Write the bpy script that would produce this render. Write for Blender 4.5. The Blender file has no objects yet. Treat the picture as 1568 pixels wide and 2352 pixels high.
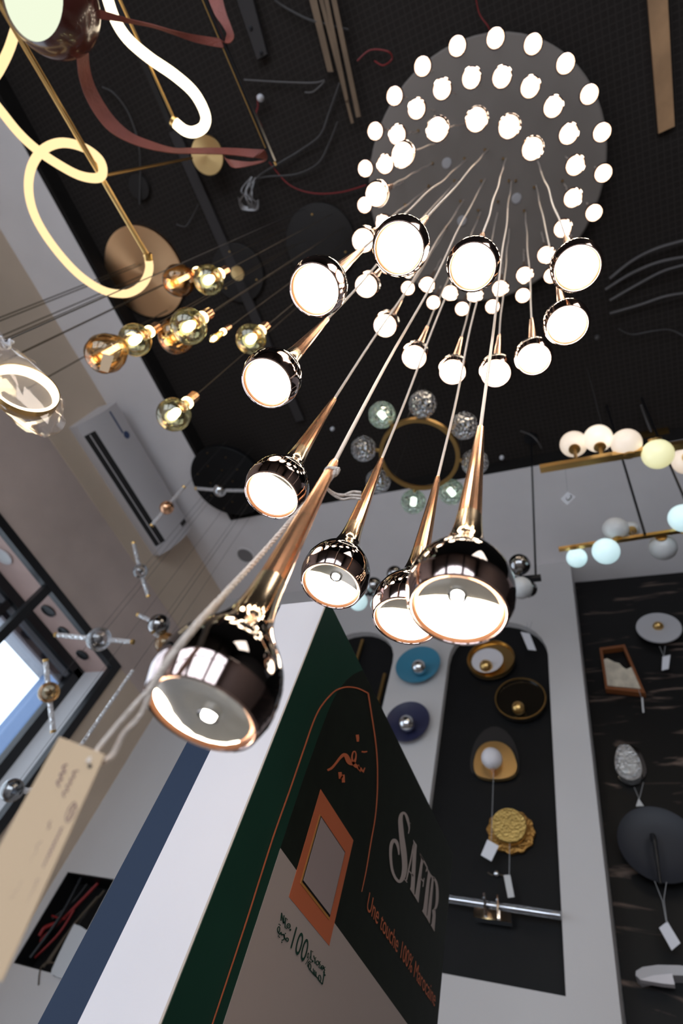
import bpy, bmesh, math, random
from mathutils import Vector, Matrix
from mathutils.geometry import tessellate_polygon
random.seed(7)
PI = math.pi
S = bpy.context.scene
COL = S.collection
# ------------------------------------------------------------------ camera
EYE = Vector((0, 0, 1.5))                       # the photographer holds the camera 1.5 m above the floor
R0 = Vector((0.90229272, 0.3485986, 0.25366685))   # right
R1 = Vector((-0.15348974, 0.80957806, -0.56659003))  # down
R2 = Vector((-0.40287561, 0.4722948, 0.78398269))  # forward
FPX = 1266.26
cam = bpy.data.cameras.new('camera')
camo = bpy.data.objects.new('camera', cam); COL.objects.link(camo)
m = Matrix((( R0.x, -R1.x, -R2.x), (R0.y, -R1.y, -R2.y), (R0.z, -R1.z, -R2.z)))
camo.matrix_world = Matrix.Translation(EYE) @ m.to_4x4()
cam.sensor_fit = 'VERTICAL'; cam.sensor_height = 36; cam.sensor_width = 24
cam.lens = 36 * FPX / 2352
cam.clip_start = 0.02
cam.dof.use_dof = True; cam.dof.focus_distance = 0.80; cam.dof.aperture_fstop = 4.0
S.camera = camo
# ------------------------------------------------------------------ colour management, world, lights
S.view_settings.view_transform = 'Standard'; S.view_settings.look = 'None'
S.view_settings.exposure = 0.0; S.view_settings.gamma = 1.0; S.view_settings.use_curve_mapping = False
w = bpy.data.worlds.new('sky'); S.world = w; w.use_nodes = True
bg = w.node_tree.nodes['Background']; bg.inputs['Color'].default_value = (0.80, 0.89, 1.0, 1); bg.inputs['Strength'].default_value = 2.6

def area_light(name, loc, rot, sx, sy, power, col, portal=False):
    l = bpy.data.lights.new(name, 'AREA'); l.shape = 'RECTANGLE'; l.size = sx; l.size_y = sy; l.energy = power; l.color = col
    if portal: l.cycles.is_portal = True
    o = bpy.data.objects.new(name, l); COL.objects.link(o); o.location = loc; o.rotation_euler = rot
    return o
# daylight through the shop front behind the photographer, one light per glazed bay
for xb in (-2.2, 0.2, 2.6):
    area_light('shop_front_daylight', (xb, -3.9, 1.75), (PI / 2, 0, 0), 1.9, 2.9, 34, (0.80, 0.88, 1.0))
area_light('side_window_daylight', (-4.0, 1.2, 2.6), (0, -PI / 2 , 0), 1.9, 2.2, 16, (0.75, 0.86, 1.0), True)
# warm fill light added out of the frame to warm the room
area_light('warm_fill_light', (2.3, -1.6, 4.9), (0, 0, 0), 1.4, 1.4, 55, (1.0, 0.86, 0.74))

# ------------------------------------------------------------------ geometry of sight: a pixel of the photo to a point at its real depth
def ray(px, py):
    return R0 * ((px - 784) / FPX) + R1 * ((py - 1176) / FPX) + R2
def at(px, py, d): return EYE + ray(px, py) * d               # d = depth in metres
def onz(px, py, z): r = ray(px, py); return EYE + r * ((z - 1.5) / r.z)
def onx(px, py, x): r = ray(px, py); return EYE + r * (x / r.x)
def ony(px, py, y): r = ray(px, py); return EYE + r * (y / r.y)
V = Vector

# ------------------------------------------------------------------ materials
def lin(c): return tuple(((v / 255) / 12.92 if v / 255 <= 0.04045 else ((v / 255 + 0.055) / 1.055) ** 2.4) for v in c)
def mat(name, col, rough=0.5, metal=0.0, spec=0.5, noise=0.0, nscale=8, bump=0.0, bscale=40, aniso=0.0, emis=None, estr=0.0, coat=0.0):
    m = bpy.data.materials.new(name); m.use_nodes = True
    nt = m.node_tree; b = nt.nodes['Principled BSDF']
    b.inputs['Base Color'].default_value = (*col, 1); b.inputs['Roughness'].default_value = rough
    b.inputs['Metallic'].default_value = metal; b.inputs['Specular IOR Level'].default_value = spec
    b.inputs['Coat Weight'].default_value = coat
    tc = nt.nodes.new('ShaderNodeTexCoord')
    if noise:
        n = nt.nodes.new('ShaderNodeTexNoise'); n.inputs['Scale'].default_value = nscale; n.inputs['Detail'].default_value = 5
        nt.links.new(tc.outputs['Object'], n.inputs['Vector'])
        r = nt.nodes.new('ShaderNodeMapRange'); r.inputs[1].default_value = .3; r.inputs[2].default_value = .7
        r.inputs[3].default_value = 1 - noise; r.inputs[4].default_value = 1 + noise
        nt.links.new(n.outputs['Fac'], r.inputs[0])
        x = nt.nodes.new('ShaderNodeVectorMath'); x.operation = 'SCALE'; x.inputs[0].default_value = col
        nt.links.new(r.outputs[0], x.inputs['Scale']); nt.links.new(x.outputs[0], b.inputs['Base Color'])
    if bump:
        n = nt.nodes.new('ShaderNodeTexNoise'); n.inputs['Scale'].default_value = bscale
        nt.links.new(tc.outputs['Object'], n.inputs['Vector'])
        u = nt.nodes.new('ShaderNodeBump'); u.inputs['Strength'].default_value = bump; u.inputs['Distance'].default_value = .01
        nt.links.new(n.outputs['Fac'], u.inputs['Height']); nt.links.new(u.outputs[0], b.inputs['Normal'])
    if aniso:
        b.inputs['Anisotropic'].default_value = aniso
        t = nt.nodes.new('ShaderNodeTangent'); t.direction_type = 'RADIAL'; t.axis = 'Z'
        nt.links.new(t.outputs[0], b.inputs['Tangent'])
    if emis:
        b.inputs['Emission Color'].default_value = (*emis, 1); b.inputs['Emission Strength'].default_value = estr
    return m
def thin_glass(name, tint, gloss=(1, 1, 1), lo=0.08, hi=0.9, crackle=0, veil=None):
    m = bpy.data.materials.new(name); m.use_nodes = True; nt = m.node_tree; nt.nodes.clear()
    out = nt.nodes.new('ShaderNodeOutputMaterial'); mx = nt.nodes.new('ShaderNodeMixShader')
    tr = nt.nodes.new('ShaderNodeBsdfTransparent'); tr.inputs[0].default_value = (*tint, 1)
    gl = nt.nodes.new('ShaderNodeBsdfGlossy'); gl.inputs[0].default_value = (*gloss, 1); gl.inputs['Roughness'].default_value = .02
    lw = nt.nodes.new('ShaderNodeFresnel'); lw.inputs[0].default_value = 1.5
    mr = nt.nodes.new('ShaderNodeMapRange'); mr.inputs[1].default_value = .04; mr.inputs[2].default_value = 1; mr.inputs[3].default_value = lo; mr.inputs[4].default_value = hi
    nt.links.new(lw.outputs[0], mr.inputs[0]); nt.links.new(mr.outputs[0], mx.inputs[0])
    if crackle:
        tc = nt.nodes.new('ShaderNodeTexCoord'); v = nt.nodes.new('ShaderNodeTexVoronoi'); v.inputs['Scale'].default_value = crackle
        v.feature = 'SMOOTH_F1'
        nt.links.new(tc.outputs['Object'], v.inputs['Vector'])
        u = nt.nodes.new('ShaderNodeBump'); u.inputs['Strength'].default_value = 1; u.inputs['Distance'].default_value = .05
        nt.links.new(v.outputs['Distance'], u.inputs['Height']); nt.links.new(u.outputs[0], gl.inputs['Normal']); nt.links.new(u.outputs[0], lw.inputs['Normal'])
    src = tr
    if veil:
        df = nt.nodes.new('ShaderNodeBsdfDiffuse' if crackle else 'ShaderNodeBsdfTranslucent'); df.inputs[0].default_value = (*veil[0], 1)
        m2 = nt.nodes.new('ShaderNodeMixShader'); m2.inputs[0].default_value = veil[1]
        nt.links.new(tr.outputs[0], m2.inputs[1]); nt.links.new(df.outputs[0], m2.inputs[2]); src = m2
    nt.links.new(src.outputs[0], mx.inputs[1]); nt.links.new(gl.outputs[0], mx.inputs[2]); nt.links.new(mx.outputs[0], out.inputs[0])
    return m
def emit(name, col, s):
    m = bpy.data.materials.new(name); m.use_nodes = True; nt = m.node_tree; nt.nodes.clear()
    out = nt.nodes.new('ShaderNodeOutputMaterial'); e = nt.nodes.new('ShaderNodeEmission')
    e.inputs[0].default_value = (*col, 1); e.inputs[1].default_value = s; nt.links.new(e.outputs[0], out.inputs[0]); return m

M = {}
M['white_paint'] = mat('white_paint', (0.82, 0.785, 0.79), .85, noise=.03, nscale=3)
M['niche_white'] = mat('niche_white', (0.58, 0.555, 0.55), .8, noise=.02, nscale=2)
M['beige_paint'] = mat('beige_paint', (0.62, 0.50, 0.385), .85, noise=.04, nscale=3)
M['plaster'] = mat('plaster', (0.56, 0.455, 0.41), .9, noise=.10, nscale=2.5, bump=.2, bscale=12)
M['floor'] = mat('floor_tile', (0.30, 0.27, 0.25), .5, noise=.08)
M['dark_wall'] = mat('dark_wall', (0.10, 0.08, 0.07), .7, noise=.1)
M['riser'] = mat('ceiling_riser', (0.018, 0.016, 0.015), .8, spec=.1, noise=.1)
def ceiling_mat():
    m = mat('black_mesh_ceiling', (.02, .018, .017), .85, spec=.08)
    nt = m.node_tree; b = nt.nodes['Principled BSDF']; tc = nt.nodes['Texture Coordinate']
    br = nt.nodes.new('ShaderNodeTexBrick'); br.offset = 0; br.inputs['Scale'].default_value = 1
    br.inputs['Color1'].default_value = (.024, .0195, .0175, 1); br.inputs['Color2'].default_value = (.026, .0215, .0195, 1); br.inputs['Mortar'].default_value = (.034, .029, .026, 1)
    br.inputs['Mortar Size'].default_value = .004; br.inputs['Brick Width'].default_value = .035; br.inputs['Row Height'].default_value = .035
    nt.links.new(tc.outputs['Object'], br.inputs['Vector']); nt.links.new(br.outputs[0], b.inputs['Base Color']); return m
M['ceiling'] = ceiling_mat()
def marble_mat():
    m = mat('black_marble', (.01, .01, .01), .4, spec=.22)
    nt = m.node_tree; b = nt.nodes['Principled BSDF']; tc = nt.nodes['Texture Coordinate']
    mp = nt.nodes.new('ShaderNodeMapping'); mp.inputs['Scale'].default_value = (1.0, 1, 5.5); mp.inputs['Rotation'].default_value = (0, .16, 0)
    n = nt.nodes.new('ShaderNodeTexNoise'); n.inputs['Scale'].default_value = 2.3; n.inputs['Detail'].default_value = 7; n.inputs['Distortion'].default_value = .8
    r = nt.nodes.new('ShaderNodeValToRGB'); e = r.color_ramp.elements
    e[0].position = .60; e[0].color = (.008, .0075, .0075, 1); e[1].position = .74; e[1].color = (.22, .155, .125, 1)
    nt.links.new(tc.outputs['Object'], mp.inputs[0]); nt.links.new(mp.outputs[0], n.inputs['Vector']); nt.links.new(n.outputs['Fac'], r.inputs[0]); nt.links.new(r.outputs[0], b.inputs['Base Color'])
    return m
M['marble'] = marble_mat()
M['niche_black'] = mat('niche_black', (.007, .007, .0075), .5, spec=.2, noise=.1)
M['black'] = mat('black_frame', (.006, .007, .009), .4)
M['black_metal'] = mat('black_metal', (.02, .021, .025), .35, metal=.6)
M['grey_metal'] = mat('grey_metal', (.045, .04, .04), .6, spec=.2)
M['dark_disc'] = mat('dark_disc', (.026, .023, .022), .6, spec=.2)
M['canopy'] = mat('canopy_plate', (.24, .21, .19), .5, spec=.2, metal=.0)
M['brass'] = mat('brass', (.72, .46, .17), .28, metal=1)
M['dull_brass'] = mat('dull_brass', (.45, .28, .10), .4, metal=1)
M['brushed_brass'] = mat('brushed_brass', (.85, .58, .26), .35, metal=1, aniso=.85)
M['rose_brass'] = mat('brushed_rose_brass', (.92, .56, .30), .42, metal=1, aniso=.85)
M['copper'] = mat('copper_stem', (.93, .51, .30), .2, metal=.92, noise=.12, nscale=30)
M['rim'] = mat('rose_chrome_rim', (.56, .43, .40), .07, metal=1)
M['rim_inner'] = mat('copper_inner_lip', (.95, .45, .25), .3, metal=.8)
M['chrome'] = mat('chrome', (.75, .76, .78), .05, metal=1)
M['smoke_chrome'] = mat('smoke_chrome', (.32, .31, .31), .04, metal=1)
def shade_mat():
    m = mat('black_chrome_shade', (.3, .28, .27), .035, metal=1)
    nt = m.node_tree; b = nt.nodes['Principled BSDF']; tc = nt.nodes['Texture Coordinate']
    sp = nt.nodes.new('ShaderNodeSeparateXYZ'); nt.links.new(tc.outputs['Object'], sp.inputs[0])
    r = nt.nodes.new('ShaderNodeValToRGB'); mr = nt.nodes.new('ShaderNodeMapRange')
    mr.inputs[1].default_value = .0; mr.inputs[2].default_value = .095
    e = r.color_ramp.elements; e[0].position = .1; e[0].color = (.17, .165, .165, 1); e[1].position = .8; e[1].color = (.80, .66, .48, 1)  # gold plating towards the neck, lightened to stand in for its mirrored glow
    nt.links.new(sp.outputs['Z'], mr.inputs[0]); nt.links.new(mr.outputs[0], r.inputs[0]); nt.links.new(r.outputs[0], b.inputs['Base Color'])
    m2 = nt.nodes.new('ShaderNodeMapRange'); m2.inputs[1].default_value = .045; m2.inputs[2].default_value = .09; m2.inputs[3].default_value = .035; m2.inputs[4].default_value = .26
    nt.links.new(sp.outputs['Z'], m2.inputs[0]); nt.links.new(m2.outputs[0], b.inputs['Roughness']); return m
M['shade'] = shade_mat()
M['lens'] = emit('lit_lens', (1.0, .84, .64), 22)
M['led'] = emit('led_point', (1.0, .93, .78), 14)
M['bowl'] = mat('lens_bowl', (.58, .57, .53), .12, metal=.9, noise=.15, nscale=60, emis=(1, .93, .80), estr=.12)  # faint emission stands in for the led's light on the bowl
M['cord'] = mat('white_cord', (.85, .72, .62), .5)
M['rope'] = mat('white_rope', (.80, .70, .62), .8, bump=.5, bscale=400)
M['card'] = mat('tag_card', (.66, .48, .31), .8, noise=.03, nscale=10)
M['ink'] = mat('pen_ink', (.22, .12, .14), .8)
M['tag_white'] = mat('white_tag', (.75, .75, .80), .7)
M['thread'] = mat('tag_thread', (.35, .35, .36), .7)
M['leather'] = mat('red_brown_leather', (.25, .062, .044), .5, noise=.2, nscale=12, bump=.2, bscale=120)
M['brown_shell'] = mat('brown_shell', (.075, .018, .014), .24, noise=.2, nscale=6, coat=.5)
M['tube_warm'] = emit('warm_light_tube', (1.0, .72, .37), 1.35)
M['tube_white'] = emit('white_light_tube', (1.0, .84, .60), 3.2)
M['egg_light'] = emit('opal_disc_lit', (.86, .93, .70), 1.05)
M['ring_light'] = emit('ring_light', (1.0, .84, .56), 6)
M['plastic'] = thin_glass('clear_plastic', (.90, .87, .86), lo=.06, hi=.5, veil=((.9, .8, .75), .14))
M['amber_glass'] = thin_glass('amber_glass', (.93, .74, .50), (1, .85, .65), lo=.10, hi=.9)
M['olive_glass'] = thin_glass('olive_glass', (.86, .83, .66), (1, .95, .8), lo=.11, hi=.9)
M['clear_glass'] = thin_glass('clear_glass', (.90, .90, .92), lo=.12, hi=.9)
M['crackle_glass'] = thin_glass('crackle_glass', (.52, .47, .44), (.95, .97, 1), lo=.34, hi=1, crackle=75)
M['crackle_lit'] = thin_glass('crackle_glass_lit', (.66, .68, .62), (.92, 1, .95), lo=.30, hi=1, crackle=75, veil=((.8, .95, .9), .07))
M['rod_glass'] = thin_glass('tube_glass', (.78, .77, .80), lo=.25, hi=1, crackle=90, veil=((.9, .88, .9), .6))
M['pane'] = thin_glass('window_pane', (.93, .95, .97), lo=.05, hi=.8)
M['smoke_glass'] = thin_glass('smoke_glass', (.35, .36, .38), lo=.25, hi=1)
M['filament'] = emit('warm_filament', (1.0, .80, .42), 7)
M['filament_green'] = emit('white_green_filament', (1.0, 1.0, .66), 9)
M['filament_dim'] = emit('glowing_glass_tube', (1.0, .78, .45), 4)
M['led_cool'] = emit('cool_led', (.88, 1.0, .92), 5)
M['opal_warm'] = mat('opal_warm', (.8, .75, .68), .3, emis=(1, .78, .58), estr=.55)
M['opal_bright'] = mat('opal_bright', (.8, .75, .68), .3, emis=(1, .83, .64), estr=.80)
M['opal_yellow'] = mat('opal_yellow', (.8, .8, .6), .3, emis=(1, .93, .46), estr=.58)
M['opal_cyan'] = mat('opal_cyan', (.7, .8, .8), .3, emis=(.62, .90, .95), estr=.62)
M['opal_off'] = mat('opal_off', (.60, .60, .60), .3)
M['wood'] = mat('pale_wood', (.42, .24, .12), .6, noise=.25, nscale=5)
M['tan_strip'] = mat('tan_strip', (.17, .11, .065), .5, noise=.2, nscale=5)
M['blue_lamp'] = mat('turquoise_paint', (.045, .22, .34), .45)
M['navy_lamp'] = mat('navy_paint', (.022, .024, .065), .4)
M['gold_leaf'] = mat('gold_leaf', (.62, .42, .14), .38, metal=1, bump=.9, bscale=90)
M['gold_leaf_dark'] = mat('gold_leaf_dark', (.42, .23, .07), .45, metal=1, bump=.9, bscale=60)
M['white_disc'] = mat('white_disc', (.50, .49, .51), .5)
M['onyx'] = mat('onyx_stone', (.62, .55, .44), .4, noise=.25, nscale=14)
M['wood_frame'] = mat('walnut_frame', (.22, .07, .02), .5)
M['ac_white'] = mat('ac_plastic', (.60, .57, .58), .45)
M['ac_dark'] = mat('ac_vent', (.012, .012, .013), .5)
M['ac_blue'] = mat('ac_badge_blue', (.03, .06, .16), .4)
M['pink_soffit'] = mat('window_soffit', (.60, .42, .37), .7, noise=.1, nscale=3)
M['jamb'] = mat('window_jamb', (.66, .66, .68), .7)
M['outside_grey'] = mat('outside_grey', (.20, .21, .24), .7)
M['outside_plum'] = mat('outside_plum', (.02, .012, .018), .7)
M['outside_blue'] = mat('outside_blue', (.12, .20, .36), .5)
M['router'] = mat('router_white', (.55, .56, .58), .5)
M['red_wire'] = mat('red_wire', (.25, .015, .015), .5)
M['brown_wire'] = mat('brown_wire', (.07, .05, .03), .6)
M['grey_wire'] = mat('grey_wire', (.065, .06, .06), .6)
M['pale_wire'] = mat('pale_wire', (.13, .12, .12), .6)
M['foil'] = mat('crumpled_film', (.16, .15, .15), .3, metal=.4)
M['stand_white'] = mat('stand_white', (.74, .71, .74), .6)
M['stand_blue'] = mat('stand_blue', (.022, .037, .072), .6, spec=.2, noise=.06, nscale=2)
M['print_green'] = mat('print_green', (.010, .042, .028), .4, spec=.3, noise=.1, nscale=5)
M['print_dark'] = mat('print_dark', (.010, .0135, .0095), .45, spec=.2, noise=.2, nscale=30)
M['print_cream'] = mat('print_cream', (.40, .33, .30), .5)
M['print_orange'] = mat('print_orange', (.50, .13, .055), .45)
M['print_pinkgrey'] = mat('print_pinkgrey', (.34, .27, .26), .4)
M['print_black'] = mat('print_black', (.004, .004, .004), .5)
M['print_yellow'] = mat('print_yellow', (.45, .20, .05), .5)
M['print_grey'] = mat('print_grey', (.40, .34, .32), .5)
M['board_edge'] = mat('board_edge', (.50, .42, .36), .7)

# ------------------------------------------------------------------ mesh building (world coordinates)
class MB:
    def __init__(s): s.v = []; s.f = []; s.m = []
    def add(s, vs, fs, mi=0):
        n = len(s.v); s.v += [V(v) for v in vs]; s.f += [[i + n for i in f] for f in fs]; s.m += [mi] * len(fs); return s
    def box(s, a, b, mi=0):
        (x0, y0, z0), (x1, y1, z1) = a, b
        x0, x1 = sorted((x0, x1)); y0, y1 = sorted((y0, y1)); z0, z1 = sorted((z0, z1))
        vs = [(x0, y0, z0), (x1, y0, z0), (x1, y1, z0), (x0, y1, z0), (x0, y0, z1), (x1, y0, z1), (x1, y1, z1), (x0, y1, z1)]
        return s.add(vs, [(0, 3, 2, 1), (4, 5, 6, 7), (0, 1, 5, 4), (1, 2, 6, 5), (2, 3, 7, 6), (3, 0, 4, 7)], mi)
    def lathe(s, prof, c=(0, 0, 0), ax=(0, 0, 1), seg=32, mi=0, sx=1, sy=1):
        c = V(c); q = V((0, 0, 1)).rotation_difference(V(ax).normalized()); vs = []; fs = []; idx = []
        for r, z in prof:
            if r < 1e-6: idx.append([len(vs)]); vs.append(c + q @ V((0, 0, z)))
            else:
                idx.append(list(range(len(vs), len(vs) + seg)))
                for k in range(seg): a = 2 * PI * k / seg; vs.append(c + q @ V((r * math.cos(a) * sx, r * math.sin(a) * sy, z)))
        for A, B in zip(idx, idx[1:]):
            if len(A) == 1 and len(B) == 1: continue
            for k in range(seg):
                k2 = (k + 1) % seg
                if len(A) == 1: fs.append((A[0], B[k2], B[k]))
                elif len(B) == 1: fs.append((A[k], A[k2], B[0]))
                else: fs.append((A[k], A[k2], B[k2], B[k]))
        return s.add(vs, fs, mi)
    def sphere(s, c, r, seg=28, mi=0, sz=1):
        n = seg // 2
        return s.lathe([(r * math.sin(PI * i / n), -r * sz * math.cos(PI * i / n)) for i in range(n + 1)], c, (0, 0, 1), seg, mi)
    def tube(s, pts, r, seg=10, closed=False, mi=0):
        pts = [V(p) for p in pts]; n = len(pts); rr = r if isinstance(r, (list, tuple)) else [r] * n
        vs = []; fs = []; up = None
        for i, p in enumerate(pts):
            if closed: t = pts[(i + 1) % n] - pts[i - 1]
            else: t = pts[min(i + 1, n - 1)] - pts[max(i - 1, 0)]
            t.normalize()
            if up is None: up = t.orthogonal().normalized()
            up = (up - t * up.dot(t)).normalized(); sd = t.cross(up)
            for k in range(seg): a = 2 * PI * k / seg; vs.append(p + (up * math.cos(a) + sd * math.sin(a)) * rr[i])
        for i in range(n if closed else n - 1):
            j = (i + 1) % n
            for k in range(seg): k2 = (k + 1) % seg; fs.append((i * seg + k, i * seg + k2, j * seg + k2, j * seg + k))
        if not closed: fs.append(tuple(range(seg - 1, -1, -1))); fs.append(tuple((n - 1) * seg + k for k in range(seg)))
        return s.add(vs, fs, mi)
    def slab(s, poly, nrm, th, mi=0, holes=()):
        """closed plate: polygon (world points) thickened backwards along -nrm; first face looks along nrm"""
        nrm = V(nrm).normalized(); loops = [[V(p) for p in poly]] + [[V(p) for p in h] for h in holes]
        flat = [p for l in loops for p in l]; tri = tessellate_polygon(loops); N = len(flat)
        vs = flat + [p - nrm * th for p in flat]; fs = []
        for t in tri:
            a, b, c = (flat[i] for i in t); up = (b - a).cross(c - a).dot(nrm) > 0
            t = tuple(t) if up else tuple(reversed(t)); fs.append(t); fs.append(tuple(i + N for i in reversed(t)))
        o = 0
        for l in loops:
            for k in range(len(l)): k2 = (k + 1) % len(l); fs.append((o + k, o + k + N, o + k2 + N, o + k2))
            o += len(l)
        return s.add(vs, fs, mi)
    def bar(s, a, b, w, h, up=(0, 0, 1), mi=0):
        a = V(a); b = V(b); t = (b - a).normalized(); u = V(up); u = (u - t * u.dot(t)).normalized(); sd = t.cross(u)
        vs = [p + sd * (w / 2 * i) + u * (h / 2 * j) for p in (a, b) for i, j in ((-1, -1), (1, -1), (1, 1), (-1, 1))]
        return s.add(vs, [(0, 3, 2, 1), (4, 5, 6, 7), (0, 1, 5, 4), (1, 2, 6, 5), (2, 3, 7, 6), (3, 0, 4, 7)], mi)
    def ribbon(s, e1, e2, th, mi=0):
        n = len(e1); vs = []; fs = []
        for i in range(n):
            a, b = V(e1[i]), V(e2[i]); t = V(e1[min(i + 1, n - 1)]) + V(e2[min(i + 1, n - 1)]) - V(e1[max(i - 1, 0)]) - V(e2[max(i - 1, 0)])
            k = t.cross(b - a).normalized() * th / 2; vs += [a + k, b + k, b - k, a - k]
        for i in range(n - 1):
            for k in range(4): k2 = (k + 1) % 4; fs.append((i * 4 + k, i * 4 + k2, i * 4 + 4 + k2, i * 4 + 4 + k))
        fs += [(3, 2, 1, 0), tuple((n - 1) * 4 + k for k in range(4))]
        return s.add(vs, fs, mi)

def root_loc(o):
    p = V((0, 0, 0))
    while o: p += V(o.location); o = o.parent
    return p
def obj(name, mb, mats, parent=None, smooth=35, origin=None):
    if not isinstance(mats, (list, tuple)): mats = [mats]
    base = root_loc(parent) if parent else V((0, 0, 0))
    org = V(origin) if origin is not None else base
    me = bpy.data.meshes.new(name); me.from_pydata([tuple(v - org) for v in mb.v], [], mb.f)
    for mm in mats: me.materials.append(mm)
    for p, i in zip(me.polygons, mb.m): p.material_index = i; p.use_smooth = bool(smooth)
    bm = bmesh.new(); bm.from_mesh(me); bmesh.ops.recalc_face_normals(bm, faces=bm.faces); bm.to_mesh(me); bm.free()
    if smooth: me.set_sharp_from_angle(angle=math.radians(smooth))
    o = bpy.data.objects.new(name, me); COL.objects.link(o)
    if parent: o.parent = parent; o.location = org - base
    else: o.location = org
    return o
def tag(o, label, cat, group=None):
    o['label'] = label; o['category'] = cat
    if group: o['group'] = group
    return o
def thing(name, loc, label, cat, group=None):
    o = bpy.data.objects.new(name, None); COL.objects.link(o); o.location = loc; o.empty_display_size = .05
    return tag(o, label, cat, group)
def struct(o): o['kind'] = 'structure'; return o
def smooth_path(pts, n=6, closed=False):
    pts = [V(p) for p in pts]; out = []; N = len(pts)
    for i in range(N if closed else N - 1):
        if closed: p0, p1, p2, p3 = pts[i - 1], pts[i], pts[(i + 1) % N], pts[(i + 2) % N]
        else: p0, p1, p2, p3 = pts[max(i - 1, 0)], pts[i], pts[i + 1], pts[min(i + 2, N - 1)]
        for k in range(n):
            t = k / n; out.append(.5 * ((2 * p1) + (p2 - p0) * t + (2 * p0 - 5 * p1 + 4 * p2 - p3) * t * t + (3 * p1 - p0 - 3 * p2 + p3) * t ** 3))
    if not closed: out.append(pts[-1])
    return out

# ================================================================== THE ROOM
XL, YN, YM, XR, YF = -3.75, 3.20, 3.44, 4.6, -4.0      # left wall, niche wall, marble wall, right wall, shop front
ZS, ZC = 5.40, 5.55                                     # perimeter soffit, black ceiling inside it
XI, YI = -3.16, 2.235                                   # inner edges of the soffit
struct(obj('floor', MB().box((-5, YF - .1, -.1), (XR + .1, 4.2, 0)), M['floor'], smooth=0))
struct(obj('ceiling', MB().box((XI - .02, YF, ZC), (XR, YI + .02, ZC + .1)), M['ceiling'], smooth=0))
c = MB(); c.box((XL - .3, YF, ZS), (XI, YM + .2, ZS + .25)); c.box((XI, YI, ZS), (XR, YM + .2, ZS + .25))
struct(obj('trim_1', c, M['white_paint'], smooth=0))
c = MB(); c.box((XI, YF, ZS + .004), (XI + .035, YI, ZC)); c.box((XI, YI - .012, ZS + .004), (XR, YI, ZC))
struct(obj('trim_2', c, M['riser'], smooth=0))
# left wall: painted beige at the top, plaster below, with the window opening
wz, wy = 3.865, 2.53                                    # window head and far jamb (inner edges of the frame)
def wall_left():
    c = MB(); a = XL - .34
    c.box((a, YF, 4.665), (XL, YM + .2, ZS), 0)
    c.box((a, YF, wz + .06), (XL - .006, YM + .2, 4.665), 1)
    c.box((a, wy + .08, 0), (XL - .006, YM + .2, wz + .06), 0)
    c.box((a, YF, 0), (XL - .006, -1.2, wz + .06), 1)
    c.box((a, -1.2, 0), (XL - .006, wy + .08, .9), 1)
    return struct(obj('wall_left', c, [M['beige_paint'], M['plaster']], smooth=0))
wall_left()
def wall_right():
    return struct(obj('wall_right', MB().box((XR, YF, 0), (XR + .12, YM + .2, ZS + .2)), M['dark_wall'], smooth=0))
wall_right()
# shop front behind the camera: piers, header and glazing bars
c = MB()
for x0, x1 in ((-5, -3.3), (-1.15, -.85), (1.25, 1.55), (3.65, 5)): c.box((x0, YF - .12, 0), (x1, YF, ZS + .2))
c.box((-5, YF - .12, 3.3), (5, YF, ZS + .2)); c.box((-5, YF - .12, 0), (5, YF, .25))
struct(obj('wall_front', c, M['dark_wall'], smooth=0))
for n, (x0, x1) in enumerate(((-3.3, -1.15), (-.85, 1.25), (1.55, 3.65))):
    c = MB(); xm = (x0 + x1) / 2
    for x in (x0, xm - .03, x1 - .06): c.box((x, YF + .12, .25), (x + .06, YF + .17, 3.3))
    c.box((x0, YF + .12, 2.3), (x1, YF + .17, 2.37)); c.box((x0, YF + .12, 3.24), (x1, YF + .17, 3.3)); c.box((x0, YF + .12, .25), (x1, YF + .17, .31))
    struct(obj('window_%d' % (n + 2), c, M['black'], smooth=0))
# marble wall and the plain wall it is fixed to
struct(obj('wall_back', MB().box((-4.1, YM + .02, 0), (XR, YM + .2, ZS)), M['white_paint'], smooth=0))
zt = ony(1321, 1336, YM).z
struct(obj('trim_3', MB().box((-.195, YM - .012, 0), (XR, YM + .02, ZS - .02)), M['marble'], smooth=0))
# niche wall standing proud of it, arched recesses cut through, electrical opening at its left
def arch(x0, x1, z0, ztop, n=14):
    r = (x1 - x0) / 2; cx = (x0 + x1) / 2; zc = ztop - r; p = [(x0, z0), (x1, z0)]
    p += [(cx + r * math.cos(PI * k / n), zc + r * math.sin(PI * k / n)) for k in range(n + 1)]
    return p
P3 = lambda pts, y: [V((x, y, z)) for x, z in pts]
N1 = arch(-1.14, -.412, 2.44, 4.745); N2 = arch(-2.32, -1.592, 2.44, 4.745)
HB = [(-3.68, 2.085), (-3.232, 2.085), (-3.232, 2.615), (-3.68, 2.615)]
struct(obj('wall_niche', MB().slab(P3([(XL - .01, 0), (-.198, 0), (-.198, ZS), (XL - .01, ZS)], YN), (0, -1, 0), .22, 0, [P3(N1, YN), P3(N2, YN), P3(HB, YN)]), M['niche_white'], smooth=0))
def grow(p, d):
    cx = sum(a for a, b in p) / len(p); cz = sum(b for a, b in p) / len(p)
    return [(a + (d if a > cx else -d), b + (d if b > cz else -d)) for a, b in p]
struct(obj('trim_4', MB().slab(P3(grow(N1, .0), YN + .055), (0, -1, 0), .02), M['niche_black'], smooth=0))
struct(obj('trim_5', MB().slab(P3(grow(N2, .0), YN + .055), (0, -1, 0), .02), M['niche_black'], smooth=0))
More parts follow.
